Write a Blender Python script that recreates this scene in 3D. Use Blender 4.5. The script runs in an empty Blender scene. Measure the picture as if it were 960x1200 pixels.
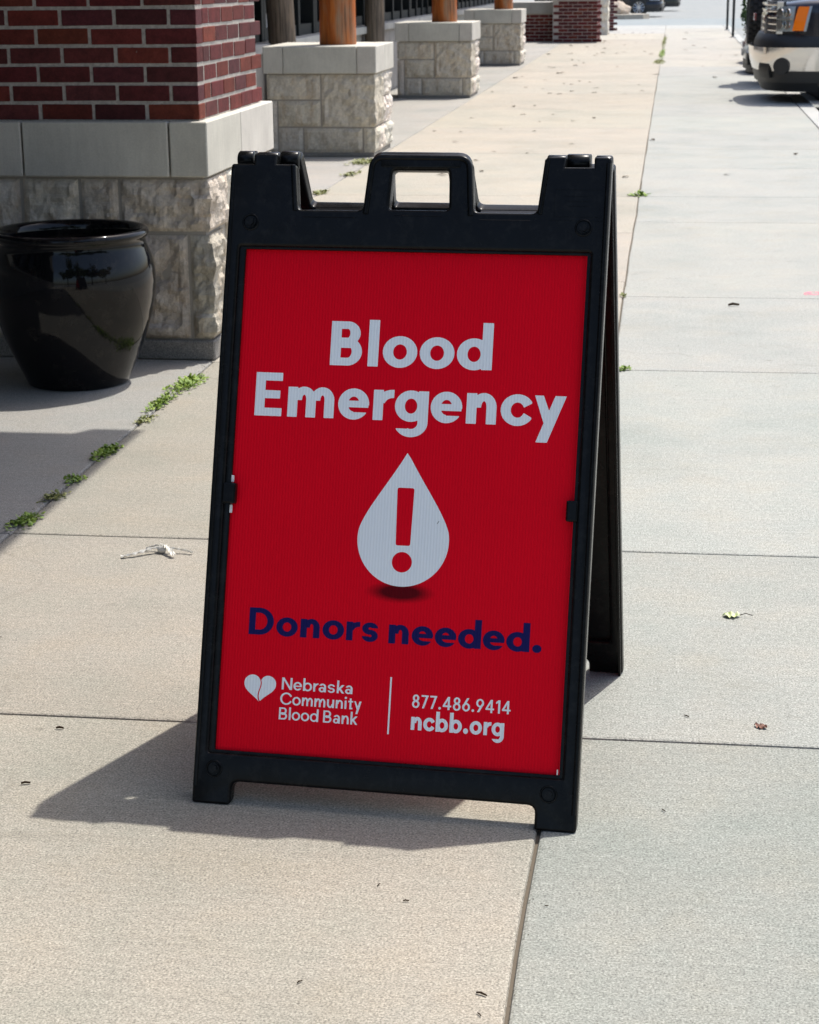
import bpy, bmesh, math, random
import numpy as np
from mathutils import Vector, Matrix, noise
rnd = random.Random(7)
C = bpy.context.scene.collection
D = bpy.data
# ---------------------------------------------------------------- camera, sky, sun, exposure
scn = bpy.context.scene
F, YAW, PITCH, ROLL, HCAM = 2221.13, 0.136352, 0.275947, -0.009814, 1.329732
def cam_axes():
    cy, sy, cp, sp = math.cos(YAW), math.sin(YAW), math.cos(PITCH), math.sin(PITCH)
    f = Vector((-sy*cp, cy*cp, -sp)); r = Vector((cy, sy, 0)); u = r.cross(f)
    cr, sr = math.cos(ROLL), math.sin(ROLL)
    return cr*r+sr*u, -sr*r+cr*u, f
R_, U_, F_ = cam_axes()
cd = D.cameras.new('camera'); cam = D.objects.new('camera', cd); C.objects.link(cam)
cam.matrix_world = Matrix(((R_.x, U_.x, -F_.x, 0), (R_.y, U_.y, -F_.y, 0), (R_.z, U_.z, -F_.z, HCAM), (0, 0, 0, 1)))
cd.sensor_fit = 'HORIZONTAL'; cd.sensor_width = 36; cd.lens = F/960*36
cd.clip_start = .05; cd.clip_end = 2000
cd.dof.use_dof = True; cd.dof.focus_distance = 3.2; cd.dof.aperture_fstop = 24
scn.camera = cam
SUN = Vector((.285, .44, 1.04)).normalized()
w = D.worlds.new('World'); scn.world = w; w.use_nodes = True
wn = w.node_tree.nodes; bg = wn['Background']
sky = wn.new('ShaderNodeTexSky'); sky.sky_type = 'NISHITA'; sky.sun_disc = False
sky.sun_elevation = math.asin(SUN.z); sky.sun_rotation = math.atan2(SUN.x, SUN.y)
sky.air_density = 1.0; sky.dust_density = 3.0; sky.ozone_density = 1.0
w.node_tree.links.new(sky.outputs[0], bg.inputs[0]); bg.inputs[1].default_value = .15
sd = D.lights.new('sun', 'SUN'); sun = D.objects.new('sun', sd); C.objects.link(sun)
sd.energy = 3.2; sd.angle = math.radians(.6); sd.color = (1, .965, .90)
sun.rotation_euler = SUN.to_track_quat('Z', 'Y').to_euler()
scn.cycles.use_denoising = True
scn.view_settings.view_transform = 'Standard'; scn.view_settings.look = 'None'
scn.view_settings.exposure = .68; scn.view_settings.gamma = 1; scn.view_settings.use_curve_mapping = False

# ---------------------------------------------------------------- materials
def mat(name, col=(.5, .5, .5), rough=.6, metal=0, spec=.5):
    m = D.materials.new(name); m.use_nodes = True
    b = m.node_tree.nodes['Principled BSDF']
    b.inputs['Base Color'].default_value = (*col, 1); b.inputs['Roughness'].default_value = rough
    b.inputs['Metallic'].default_value = metal; b.inputs['Specular IOR Level'].default_value = spec
    return m
class NT:
    def __init__(s, m): s.m = m; s.t = m.node_tree; s.b = s.t.nodes['Principled BSDF']
    def n(s, typ, **k):
        o = s.t.nodes.new(typ)
        for a, v in k.items():
            if a.startswith('_'): setattr(o, a[1:], v)
        return o
    def l(s, a, b): s.t.links.new(a, b)
    def pos(s, scale=(1, 1, 1), obj=False):
        if obj: src = s.n('ShaderNodeTexCoord').outputs['Object']
        else: src = s.n('ShaderNodeNewGeometry').outputs['Position']
        mp = s.n('ShaderNodeMapping'); mp.inputs['Scale'].default_value = scale
        s.l(src, mp.inputs[0]); return mp.outputs[0]
    def noise(s, vec, scale, detail=3, rough=.55):
        o = s.n('ShaderNodeTexNoise'); o.inputs['Scale'].default_value = scale
        o.inputs['Detail'].default_value = detail; o.inputs['Roughness'].default_value = rough
        s.l(vec, o.inputs['Vector']); return o.outputs['Fac']
    def ramp(s, fac, stops):
        o = s.n('ShaderNodeValToRGB'); e = o.color_ramp.elements
        while len(e) > 1: e.remove(e[0])
        e[0].position = stops[0][0]; e[0].color = (*stops[0][1], 1)
        for p, c in stops[1:]:
            q = e.new(p); q.color = (*c, 1)
        s.l(fac, o.inputs[0]); return o.outputs[0]
    def mul(s, a, b, fac=1.0, mode='MULTIPLY'):
        o = s.n('ShaderNodeMix', _data_type='RGBA', _blend_type=mode); o.inputs[0].default_value = fac
        s.l(a, o.inputs[6])
        if isinstance(b, tuple): o.inputs[7].default_value = (*b, 1)
        else: s.l(b, o.inputs[7])
        return o.outputs[2]
    def mixf(s, f, a, b):
        o = s.n('ShaderNodeMix', _data_type='RGBA'); s.l(f, o.inputs[0])
        for i, v in ((6, a), (7, b)):
            if isinstance(v, tuple): o.inputs[i].default_value = (*v, 1)
            else: s.l(v, o.inputs[i])
        return o.outputs[2]
    def math(s, op, a, b):
        o = s.n('ShaderNodeMath', _operation=op)
        for i, v in ((0, a), (1, b)):
            if isinstance(v, (int, float)): o.inputs[i].default_value = v
            else: s.l(v, o.inputs[i])
        return o.outputs[0]
    def bump(s, h, strength, dist, prev=None):
        o = s.n('ShaderNodeBump'); o.inputs['Strength'].default_value = strength; o.inputs['Distance'].default_value = dist
        s.l(h, o.inputs['Height'])
        if prev is not None: s.l(prev, o.inputs['Normal'])
        return o.outputs[0]
    def col(s, c): s.l(c, s.b.inputs['Base Color'])
    def nrm(s, c): s.l(c, s.b.inputs['Normal'])
    def objcol(s): return s.n('ShaderNodeObjectInfo').outputs['Color']
G = lambda v: (v, v, v)

def concrete_mat(name, speck=.5, stain=.5):
    m = mat(name, rough=.9, spec=.25); t = NT(m)
    p = t.pos(); oc = t.objcol()
    fine = t.ramp(t.noise(p, 275, 2.5, .7), [(.30, G(.30)), (.42, G(.74)), (.52, G(1.0)), (.62, G(1.28)), (.74, G(1.75))])
    grain = t.ramp(t.noise(p, 75, 3, .7), [(.3, G(.82)), (.7, G(1.18))])
    blot = t.ramp(t.noise(p, 1.6, 4, .6), [(.3, (.90, .91, .90)), (.5, (1, 1, 1)), (.7, (1.06, 1.045, 1.03))])
    tint = t.ramp(t.noise(p, 4.3, 5, .65), [(.35, (.94, .965, .965)), (.5, (1, 1, 1)), (.68, (1.03, 1.0, .965))])
    broom = t.ramp(t.noise(t.pos((5, 110, 1)), 1, 3, .6), [(.3, G(.93)), (.7, G(1.07))])
    pat = t.ramp(t.noise(p, .75, 6, .7), [(.36, (.90, .92, .91)), (.46, (.98, .985, .98)), (.54, (1.01, 1.0, .99)), (.64, (1.05, 1.035, 1.01))])
    vor = t.n('ShaderNodeTexVoronoi', _feature='F1'); vor.inputs['Scale'].default_value = 2.3; t.l(p, vor.inputs['Vector'])
    gum = t.ramp(vor.outputs['Distance'], [(.018, (.62, .60, .57)), (.040, (1, 1, 1))])
    spots = t.ramp(t.noise(p, 28, 3, .5), [(.22, G(.72)), (.33, G(1.0))])
    c = t.mul(oc, fine, speck); c = t.mul(c, grain, .8); c = t.mul(c, blot, stain); c = t.mul(c, tint, stain)
    c = t.mul(c, broom, .8); c = t.mul(c, spots, .6); c = t.mul(c, pat, stain); c = t.mul(c, gum, .55)
    wp = t.n('ShaderNodeTexNoise'); wp.inputs['Scale'].default_value = 3.2; wp.inputs['Detail'].default_value = 5; t.l(p, wp.inputs['Vector'])
    vm = t.n('ShaderNodeVectorMath', _operation='MULTIPLY_ADD'); t.l(wp.outputs['Color'], vm.inputs[0]); vm.inputs[1].default_value = (.45, .45, 0); t.l(p, vm.inputs[2])
    ve = t.n('ShaderNodeTexVoronoi', _feature='DISTANCE_TO_EDGE'); ve.inputs['Scale'].default_value = .55; t.l(vm.outputs[0], ve.inputs['Vector'])
    ck = t.ramp(ve.outputs['Distance'], [(.0006, (.45, .43, .40)), (.0022, (1, 1, 1))])
    mk = t.ramp(t.noise(p, .9, 2), [(.50, G(0)), (.58, G(1))])
    c = t.mixf(mk, c, t.mul(c, ck, .22))
    drp = t.n('ShaderNodeTexVoronoi', _feature='F1'); drp.inputs['Scale'].default_value = 7; drp.inputs['Randomness'].default_value = 1; t.l(vm.outputs[0], drp.inputs['Vector'])
    c = t.mul(c, t.ramp(drp.outputs['Distance'], [(.05, (.78, .76, .72)), (.12, (1, 1, 1))]), .30)
    t.col(c)
    h = t.bump(t.noise(p, 300, 2, .6), .35, .002); h = t.bump(t.noise(t.pos((4, 130, 1)), 1, 2), .3, .002, h)
    t.nrm(h); return m
M = {}
M['concrete'] = concrete_mat('broomed_concrete', .9, .9)
M['lot'] = concrete_mat('parking_concrete', .4, 1.0)
def stone_mat():
    m = mat('split_face_limestone', rough=.9, spec=.2); t = NT(m); p = t.pos(); oc = t.objcol()
    a = t.ramp(t.noise(p, 9, 5, .65), [(.3, (.80, .77, .73)), (.5, (1, 1, 1)), (.7, (1.15, 1.1, 1.02))])
    b = t.ramp(t.noise(p, 60, 4, .7), [(.3, G(.75)), (.7, G(1.2))])
    c = t.mul(t.mul(oc, a, .9), b, .8)
    v = t.ramp(t.noise(t.pos((14, 14, 3)), 1, 4, .7), [(.36, (.78, .66, .55)), (.46, (1, 1, 1))])
    c = t.mul(c, v, .5); t.col(c)
    t.nrm(t.bump(t.noise(p, 34, 6, .68), .8, .016)); return m
M['stone'] = stone_mat()
def cut_mat():
    m = mat('cut_limestone', rough=.85, spec=.25); t = NT(m); p = t.pos(); oc = t.objcol()
    a = t.ramp(t.noise(p, 5, 5, .6), [(.3, (.86, .85, .83)), (.7, (1.1, 1.09, 1.06))])
    b = t.ramp(t.noise(t.pos((60, 60, 8)), 1, 3, .6), [(.3, G(.94)), (.7, G(1.05))])
    s = t.ramp(t.noise(p, 160, 2, .6), [(.3, G(.88)), (.7, G(1.1))])
    t.col(t.mul(t.mul(t.mul(oc, a, .9), b, .9), s, .6)); t.nrm(t.bump(t.noise(p, 150, 3), .25, .003)); return m
M['cut'] = cut_mat()
def brick_mat():
    m = mat('red_brick', rough=.85, spec=.25); t = NT(m); p = t.pos(); oc = t.objcol()
    a = t.ramp(t.noise(p, 26, 5, .7), [(.3, G(.62)), (.5, G(1)), (.72, G(1.4))])
    b = t.ramp(t.noise(p, 190, 2, .6), [(.3, G(.8)), (.75, G(1.25))])
    s = t.ramp(t.noise(p, 48, 3, .6), [(.74, (0, 0, 0)), (.80, (1, 1, 1))])
    c = t.mul(t.mul(oc, a, .9), b, .8); t.col(t.mixf(s, c, (.35, .29, .26)))
    t.nrm(t.bump(t.noise(p, 110, 4, .7), .6, .004)); return m
M['brick'] = brick_mat()
def mortar_mat():
    m = mat('grey_mortar', (.38, .36, .34), .95, 0, .15); t = NT(m); p = t.pos()
    t.col(t.ramp(t.noise(p, 70, 4, .7), [(.3, (.30, .27, .24)), (.7, (.52, .48, .43))])); t.nrm(t.bump(t.noise(p, 160, 3), .6, .003)); return m
M['mortar'] = mortar_mat()
M['joint'] = mat('joint_dirt', (.13, .11, .085), .95, 0, .1)
M['mortar_dark'] = mat('stone_mortar', (.34, .31, .27), .95, 0, .15)
def log_mat(name, a, b, c):
    m = mat(name, rough=.7, spec=.3); t = NT(m); p = t.pos((26, 26, 1.6), True)
    k = t.ramp(t.noise(p, 1, 5, .7), [(.32, a), (.5, b), (.68, c)])
    wthr = t.ramp(t.noise(t.pos((5, 5, 1.1), True), 1, 4, .7), [(.50, (0, 0, 0)), (.72, (1, 1, 1))])
    cr = t.ramp(t.noise(t.pos((60, 60, 1.4), True), 1, 3, .6), [(.36, G(.35)), (.43, G(1))])
    t.col(t.mul(t.mixf(wthr, k, (.30, .21, .13)), cr, .8)); t.nrm(t.bump(t.noise(p, 1.5, 5, .7), .5, .01)); return m
M['log'] = log_mat('varnished_log', (.24, .045, .006), (.40, .10, .014), (.50, .17, .035))
M['bark'] = log_mat('weathered_log', (.06, .05, .04), (.15, .12, .09), (.26, .21, .16))
def plastic():
    m = mat('black_moulded_plastic', (.006, .0063, .0066), .33, 0, .15); t = NT(m); p = t.pos((1, 1, 1), True)
    t.l(t.ramp(t.noise(p, 14, 5, .7), [(.3, G(.18)), (.7, G(.32))]), t.b.inputs['Roughness'])
    d = t.ramp(t.noise(p, 40, 5, .75), [(.5, (.0055, .0058, .0060)), (.8, (.019, .019, .018))]); t.col(d)
    t.nrm(t.bump(t.noise(p, 700, 2), .12, .0005)); return m
M['plastic'] = plastic()
def coro(name, colr, rough=.5, spec=.08):
    m = mat(name, colr, rough, 0, spec); t = NT(m); p = t.pos((1, 1, 1), True)
    wv = t.n('ShaderNodeTexWave', _wave_type='BANDS', _bands_direction='X'); wv.inputs['Scale'].default_value = 62
    wv.inputs['Distortion'].default_value = .0; t.l(p, wv.inputs['Vector'])
    rgb = t.n('ShaderNodeRGB'); rgb.outputs[0].default_value = (*colr, 1)
    c = t.mul(rgb.outputs[0], t.ramp(wv.outputs['Fac'], [(0, G(.955)), (1, G(1.03))]))
    c = t.mul(c, t.ramp(t.noise(p, 3, 3), [(.3, G(.96)), (.7, G(1.03))]))
    t.col(c); t.nrm(t.bump(wv.outputs['Fac'], .20, .0012)); return m
RED = (.80, .0003, .014)
M['coro_red'] = coro('red_corrugated_print', RED)
M['coro_white'] = coro('white_print', (.89, .94, .97))
M['coro_navy'] = coro('navy_print', (.012, .012, .10))
def drop_shadow():
    m = coro('printed_dark_red_fade', RED); t = NT(m)
    tc = t.n('ShaderNodeTexCoord'); mp = t.n('ShaderNodeMapping'); t.l(tc.outputs['Object'], mp.inputs[0])
    mp.inputs['Location'].default_value = (-.0098/.060, 0, -.3715/.0185); mp.inputs['Scale'].default_value = (1/.060, 0, 1/.0185)
    g = t.n('ShaderNodeTexGradient', _gradient_type='SPHERICAL'); t.l(mp.outputs[0], g.inputs[0])
    old = t.b.inputs['Base Color'].links[0].from_socket
    f = t.ramp(g.outputs['Fac'], [(0, G(0)), (.5, G(.9))])
    t.col(t.mixf(f, old, (.035, .001, .004))); return m
M['drop_shadow'] = drop_shadow()
M['white'] = mat('white_plastic', (.8, .79, .77), .5)
M['steel'] = mat('zinc_steel', (.6, .6, .6), .35, 1)
def glaze():
    m = mat('black_glaze', (.004, .004, .005), .05, 0, .28); t = NT(m); p = t.pos((1, 1, 1), True)
    t.l(t.ramp(t.noise(p, 9, 4, .7), [(.3, G(.03)), (.75, G(.10))]), t.b.inputs['Roughness'])
    t.nrm(t.bump(t.noise(p, 5, 2), .1, .01)); return m
M['glaze'] = glaze()
t_ = NT(M['glaze']); t_.col(t_.ramp(t_.noise(t_.pos((1, 1, 1), True), 17, 6, .75), [(.5, (.004, .004, .005)), (.72, (.018, .016, .014))]))
M['soil'] = mat('potting_soil', (.02, .014, .01), .95)
def leafm(name, c1, c2):
    m = mat(name, c1, .55, 0, .35); t = NT(m); p = t.pos()
    t.col(t.ramp(t.noise(p, 45, 2), [(.35, c1), (.65, c2)])); return m
M['weed'] = leafm('weed_leaf', (.09, .17, .014), (.25, .34, .05))
M['dryweed'] = leafm('dry_weed', (.12, .15, .03), (.27, .27, .10))
M['leafgreen'] = leafm('pale_leaf', (.50, .58, .28), (.72, .75, .50))
M['leafbrown'] = leafm('brown_leaf', (.16, .07, .04), (.38, .22, .17))
M['tree'] = leafm('tree_leaf', (.03, .06, .015), (.06, .11, .025))
M['trunk'] = mat('tree_bark', (.08, .06, .045), .9)
M['rag'] = mat('white_rag', (.66, .64, .58), .8)
M['twig'] = mat('dark_twig', (.04, .028, .018), 1, 0, 0)
M['pink'] = mat('pink_marking_paint', (.75, .16, .24), .8)
M['glass'] = mat('dark_window_glass', (.012, .014, .016), .04, 0, .6)
M['frame'] = mat('black_window_frame', (.010, .013, .013), .6, 0, .2)
M['paper'] = mat('pale_notice', (.45, .44, .42), .7)
M['panel'] = cut_mat(); M['panel'].name = 'grey_bulkhead'
M['roof'] = mat('roof_panel', (.10, .08, .07), .8)
def paint(name, c, r=.22, metal=0): 
    m = mat(name, c, r, metal, .5); m.node_tree.nodes['Principled BSDF'].inputs['Coat Weight'].default_value = .25
    m.node_tree.nodes['Principled BSDF'].inputs['Coat Roughness'].default_value = .04; return m
M['navy_paint'] = paint('dark_blue_black_paint', (.006, .008, .016))
M['silver_paint'] = paint('silver_paint', (.55, .57, .58), .3, .5)
M['red_paint'] = paint('dark_red_paint', (.16, .008, .01))
M['green_paint'] = paint('dark_green_paint', (.012, .02, .018))
M['chrome'] = mat('chrome', (.62, .60, .57), .12, 1)
M['blackplast'] = mat('black_bumper_plastic', (.014, .015, .015), .5)
M['rubber'] = mat('tyre_rubber', (.028, .028, .027), .85)
M['alloy'] = mat('alloy_rim', (.62, .63, .64), .3, .9)
M['lens'] = mat('headlight_lens', (.33, .36, .36), .18, .2, .6)
M['amber'] = mat('amber_lens', (.95, .20, .004), .25, 0, .3)
M['tail'] = mat('red_lens', (.35, .01, .01), .2)
M['boulder'] = M['stone']

# ---------------------------------------------------------------- helpers
def link(name, me, m=None, parent=None, color=None, loc=None, rot=None):
    o = D.objects.new(name, me); C.objects.link(o)
    if m is not None and me is not None and not me.materials: me.materials.append(m)
    if parent is not None: o.parent = parent
    if color: o.color = (*color, 1)
    if loc is not None: o.location = loc
    if rot is not None: o.rotation_euler = rot
    return o
def tag(o, label=None, cat=None, group=None, kind=None):
    if label: o['label'] = label
    if cat: o['category'] = cat
    if group: o['group'] = group
    if kind: o['kind'] = kind
    return o
def thing(name, label, cat, loc=(0, 0, 0), rz=0, group=None):
    o = D.objects.new(name, None); C.objects.link(o); o.location = loc; o.rotation_euler = (0, 0, rz)
    o.empty_display_size = .1
    return tag(o, label, cat, group)
def pydata(verts, faces, smooth=False, name='mesh'):
    me = D.meshes.new(name); me.from_pydata([tuple(v) for v in verts], [], faces); me.update()
    if smooth:
        for pl in me.polygons: pl.use_smooth = True
    return me
def box_me(x0, x1, y0, y1, z0, z1, bev=0, seg=1):
    bm = bmesh.new(); bmesh.ops.create_cube(bm, size=1)
    for v in bm.verts:
        v.co = Vector(((x0+x1)/2+v.co.x*(x1-x0), (y0+y1)/2+v.co.y*(y1-y0), (z0+z1)/2+v.co.z*(z1-z0)))
    if bev: bmesh.ops.bevel(bm, geom=bm.edges[:], offset=bev, segments=seg, affect='EDGES', profile=.6)
    me = D.meshes.new('box'); bm.to_mesh(me); bm.free(); return me
class MB:
    def __init__(s): s.v = []; s.f = []
    def add(s, vs, fs):
        n = len(s.v); s.v += [tuple(v) for v in vs]; s.f += [[i+n for i in f] for f in fs]
    def box(s, x0, x1, y0, y1, z0, z1):
        s.add([(x0,y0,z0),(x1,y0,z0),(x1,y1,z0),(x0,y1,z0),(x0,y0,z1),(x1,y0,z1),(x1,y1,z1),(x0,y1,z1)],
              [(0,3,2,1),(4,5,6,7),(0,1,5,4),(1,2,6,5),(2,3,7,6),(3,0,4,7)])
    def tube(s, pts, rad, n=8, cap=True):
        pts = [Vector(p) for p in pts]; rings = []
        if not isinstance(rad, (list, tuple)): rad = [rad]*len(pts)
        base = len(s.v); vs = []
        for i, p in enumerate(pts):
            d = (pts[min(i+1, len(pts)-1)]-pts[max(i-1, 0)]).normalized()
            a = d.orthogonal().normalized() if i == 0 else (pa - d*pa.dot(d)).normalized()
            pa = a; b = d.cross(a)
            for k in range(n):
                t = 2*math.pi*k/n; vs.append(p+(a*math.cos(t)+b*math.sin(t))*rad[i])
        fs = [(i*n+k, i*n+(k+1)%n, (i+1)*n+(k+1)%n, (i+1)*n+k) for i in range(len(pts)-1) for k in range(n)]
        if cap: fs += [tuple(range(n-1, -1, -1)), tuple((len(pts)-1)*n+k for k in range(n))]
        s.add(vs, fs)
    def cyl(s, c, axis, r, h, n=24, r2=None):
        c = Vector(c); ax = Vector(axis).normalized()
        s.tube([c-ax*h/2, c+ax*h/2], [r, r if r2 is None else r2], n)
    def mesh(s, smooth=False): return pydata(s.v, s.f, smooth)
def autosmooth(me, ang=35):
    bm = bmesh.new(); bm.from_mesh(me)
    for f in bm.faces: f.smooth = True
    for e in bm.edges:
        if len(e.link_faces) == 2 and e.calc_face_angle(0) > math.radians(ang): e.smooth = False
    bm.to_mesh(me); bm.free(); return me
def lathe_me(prof, n=64):
    vs = []; fs = []
    for r, z in prof:
        for k in range(n): t = 2*math.pi*k/n; vs.append((r*math.cos(t), r*math.sin(t), z))
    for i in range(len(prof)-1):
        for k in range(n): fs.append((i*n+k, i*n+(k+1)%n, (i+1)*n+(k+1)%n, (i+1)*n+k))
    return pydata(vs, fs, True)
def rough_block(x0, x1, y0, y1, z0, z1, res, amp, faces, seed, edge=.02, bulge=.006):
    """quarry-faced stone: a box whose exposed faces are broken by noise, softened towards its joints"""
    rs = random.Random(seed); lo = (x0, y0, z0); hi = (x1, y1, z1)
    off = Vector((rs.random()*50, rs.random()*50, rs.random()*50))
    n = [max(1, int(round((hi[i]-lo[i])/res))) for i in range(3)]
    exposed = [f for f in faces]
    act = {f[0] for f in exposed}
    bm = bmesh.new()
    cache = {}
    def vert(ijk):
        if ijk in cache: return cache[ijk]
        p = Vector([lo[a]+(hi[a]-lo[a])*ijk[a]/n[a] for a in range(3)])
        q = p.copy()
        for (ax, sg) in faces:
            if ijk[ax] == (n[ax] if sg > 0 else 0):
                dm = 9
                for a in range(3):
                    if a == ax: continue
                    for s2 in (-1, 1):
                        if (a, s2) in faces: continue
                        dm = min(dm, (hi[a]-p[a]) if s2 > 0 else (p[a]-lo[a]))
                fall = min(1, dm/edge); fall = fall*fall*(3-2*fall)
                h = noise.fractal(p*11+off, .9, 2.0, 4)
                r = 1-abs(noise.noise(p*17+off*1.3))
                c = noise.cell(p*15+off)
                d = fall*(bulge+amp*(.75*h+.45*(r-.6)+.30*(c-.5))) - (1-fall)*.008
                q[ax] += sg*d
        v = bm.verts.new(q); cache[ijk] = v; return v
    for ax in range(3):
        a, b = [k for k in range(3) if k != ax]
        for sg in (-1, 1):
            if (ax, sg) not in faces and ax != 2: 
                ra, rb = 1, 1
            sel = n[ax] if sg > 0 else 0
            for i in range(n[a]):
                for j in range(n[b]):
                    def P(ii, jj):
                        k = [0, 0, 0]; k[ax] = sel; k[a] = ii; k[b] = jj; return vert(tuple(k))
                    q4 = [P(i, j), P(i+1, j), P(i+1, j+1), P(i, j+1)]
                    if (sg > 0) != (ax != 1): q4.reverse()
                    try: bm.faces.new(q4)
                    except ValueError: pass
    bmesh.ops.recalc_face_normals(bm, faces=bm.faces[:])
    me = D.meshes.new('stone'); bm.to_mesh(me); bm.free()
    for pl in me.polygons: pl.use_smooth = False
    return me
def copy_tree(o, parent=None, **kw):
    c = o.copy(); C.objects.link(c)
    if parent is not None: c.parent = parent
    for ch in list(o.children): copy_tree(ch, c)
    return c

# ---------------------------------------------------------------- ground
def vary(c, a, rr=rnd):
    k = 1+rr.uniform(-a, a); return tuple(max(0, x*k*(1+rr.uniform(-a/3, a/3))) for x in c)
g = link('ground', pydata([(-900,-900,-.155),(900,-900,-.155),(900,1500,-.155),(-900,1500,-.155)], [(0,1,2,3)]), M['lot'], color=(.27,.28,.275)); tag(g, kind='structure')
walk = link('sidewalk', box_me(-3.52, 1.30, -3, 52.0, -.15, -.0085), M['joint']); tag(walk, kind='structure')
def slab(x0, x1, y0, y1, col, yl=None):
    """one poured slab with tooled, slightly wandering edges"""
    gx = .0028; gy = .0022 if y0 < 9 else .005
    a = (x0+gx, x1-gx, y0+gy, y1-gy)
    bm = bmesh.new()
    nx, ny = 2, max(2, int((y1-y0)/.16)) if y1 < 14 else 2
    nx = max(2, int((x1-x0)/.16)) if y1 < 14 else 2
    top = []
    def wob(p): return Vector((noise.noise(Vector((p[0]*3, p[1]*2.3, 1.7)))*.007+noise.noise(Vector((p[0]*19, p[1]*17, 5)))*.0016, noise.noise(Vector((p[0]*2.1, p[1]*3, 8.1)))*.0035+noise.noise(Vector((p[0]*23, p[1]*17, 3)))*.001, 0))
    loop = [(a[0]+(a[1]-a[0])*i/nx, a[2]) for i in range(nx)] + [(a[1], a[2]+(a[3]-a[2])*i/ny) for i in range(ny)] + \
           [(a[1]-(a[1]-a[0])*i/nx, a[3]) for i in range(nx)] + [(a[0], a[3]-(a[3]-a[2])*i/ny) for i in range(ny)]
    cx, cy = (a[0]+a[1])/2, (a[2]+a[3])/2
    rings = []
    for ins, z in ((0, -.03), (0, -.006), (.0018, -.0016), (.006, 0)):
        r = []
        for p in loop:
            q = Vector((p[0], p[1], 0))+wob(p)
            q.x += ins if p[0] <= a[0]+1e-6 else (-ins if p[0] >= a[1]-1e-6 else 0)
            q.y += ins if p[1] <= a[2]+1e-6 else (-ins if p[1] >= a[3]-1e-6 else 0)
            q.z = z; r.append(bm.verts.new(q))
        rings.append(r)
    L = len(loop)
    for r0, r1 in zip(rings, rings[1:]):
        for i in range(L): bm.faces.new((r0[i], r0[(i+1) % L], r1[(i+1) % L], r1[i]))
    bm.faces.new(rings[-1])
    me = D.meshes.new('slab'); bm.to_mesh(me); bm.free()
    return link('slab', me, M['concrete'], walk, col)
RIGHT = (.338, .339, .314); LEFT = (.310, .287, .242); FARL = (.378, .346, .294)
jr = [-3, -1.2, .4, 1.9, 3.197, 4.363, 6.529, 8.10, 10.64, 11.9, 13.7, 15.2, 17.0, 18.8, 20.6, 22.4, 24.2, 26.1, 28.9, 31, 33.2, 35.4, 37.6, 39.8, 42, 45.5, 49]
for a, b in zip(jr, jr[1:]):
    slab(-.181, 1.295, a, b, vary((.262, .272, .244) if b < 3.3 else (.298, .305, .280) if b < 4.5 else (.322, .327, .305) if b < 7 else RIGHT if a < 28 else (.385, .365, .325), .02))  # near slabs painted darker in steps, standing in for sheen that grows with distance
jl = [-3, -1.2, .4, 1.9, 3.197, 4.363, 6.545, 8.5, 10.17, 11.9, 14.8, 17.3, 19.8, 22.4, 24.9, 27.4, 30, 32.6, 35.2, 37.9, 41, 45]
for a, b in zip(jl, jl[1:]):
    slab(-1.605 if b < 6.6 else -2.205, -.181, a, b, vary(LEFT if a < 6 else FARL, .03))
slab(-2.205, -1.58, 45, 49, (.38,.37,.35)); slab(-1.58, -.181, 45, 49, (.38,.37,.35)); slab(-.181, 1.295, 49, 52, (.38,.38,.36)); slab(-1.58, -.181, 49, 52, (.38,.38,.36))
jc = [-3, .9, 4.36, 6.545]
for a, b in zip(jc, jc[1:]): slab(-3.5, -1.605, a, b, vary((.285, .275, .255), .03))
jc = [6.545, 10.2, 14.0, 17.6, 21.3, 25, 29, 33, 37, 40, 45]
for a, b in zip(jc, jc[1:]): slab(-3.5, -2.205, a, b, vary((.34, .325, .30), .03))
kb = link('kerb', box_me(1.305, 1.46, -3, 52, -.15, -.002, .012, 2), M['concrete'], color=(.42,.42,.40)); tag(kb, kind='structure')
ramp = link('kerb_ramp', pydata([(-3.2,52.0,-.004),(1.46,52.0,-.004),(1.6,54.2,-.146),(-3.4,54.2,-.146)], [(0,1,2,3)]), M['concrete'], color=(.38,.38,.36)); tag(ramp, kind='structure')
# far street, one resurfaced strip
st = link('road', pydata([(-60,54.3,-.150),(80,54.3,-.150),(80,66,-.150),(-60,66,-.150)], [(0,1,2,3)]), M['lot'], color=(.255,.28,.285)); tag(st, kind='structure')
isl_me = MB(); pts = [(-12,66.2),(-1.6,65.6),(-1.0,66.0),(-.8,66.9),(-1.1,67.8),(-12,68.2)]
isl_me.add([(x,y,-.15) for x,y in pts]+[(x,y,.0) for x,y in pts], [tuple(range(6,12))]+[(i,(i+1)%6,6+(i+1)%6,6+i) for i in range(6)])
isl = link('traffic_island', isl_me.mesh(), M['concrete'], color=(.36,.33,.28)); tag(isl, kind='structure')

# ---------------------------------------------------------------- stone column with brick shaft
LIME = (.57, .525, .43); LIME_LIT = (.70, .65, .56); CUT = (.55, .53, .475)  # second limestone tone is lightened to paint sunlight into the side stones
COLX0, COLX1, COLY0, COLY1 = -2.70, -1.60, 6.561, 7.70
col = thing('brick_column', 'red brick column on a rough limestone base behind the black pot', 'column', (COLX1, COLY0, 0))
inv = Vector((-COLX1, -COLY0, 0))
def cpart(name, me, m, color=None, parent=None, root=col, off=inv):
    me.transform(Matrix.Translation(off)); return link(name, me, m, parent or root, color)
cpart('plinth', box_me(COLX0, COLX1, COLY0, COLY1, 0.001, .072, .006), M['concrete'], (.24, .225, .205))
cpart('core', box_me(COLX0+.05, COLX1-.022, COLY0+.022, COLY1-.05, .072, .66), M['mortar_dark'])
FY, FX = (1, -1), (0, 1)
up = [-2.70, -2.29, -2.075, -1.93, -1.60]; low = [-2.70, -2.32, -1.98, -1.685, -1.60]
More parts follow.
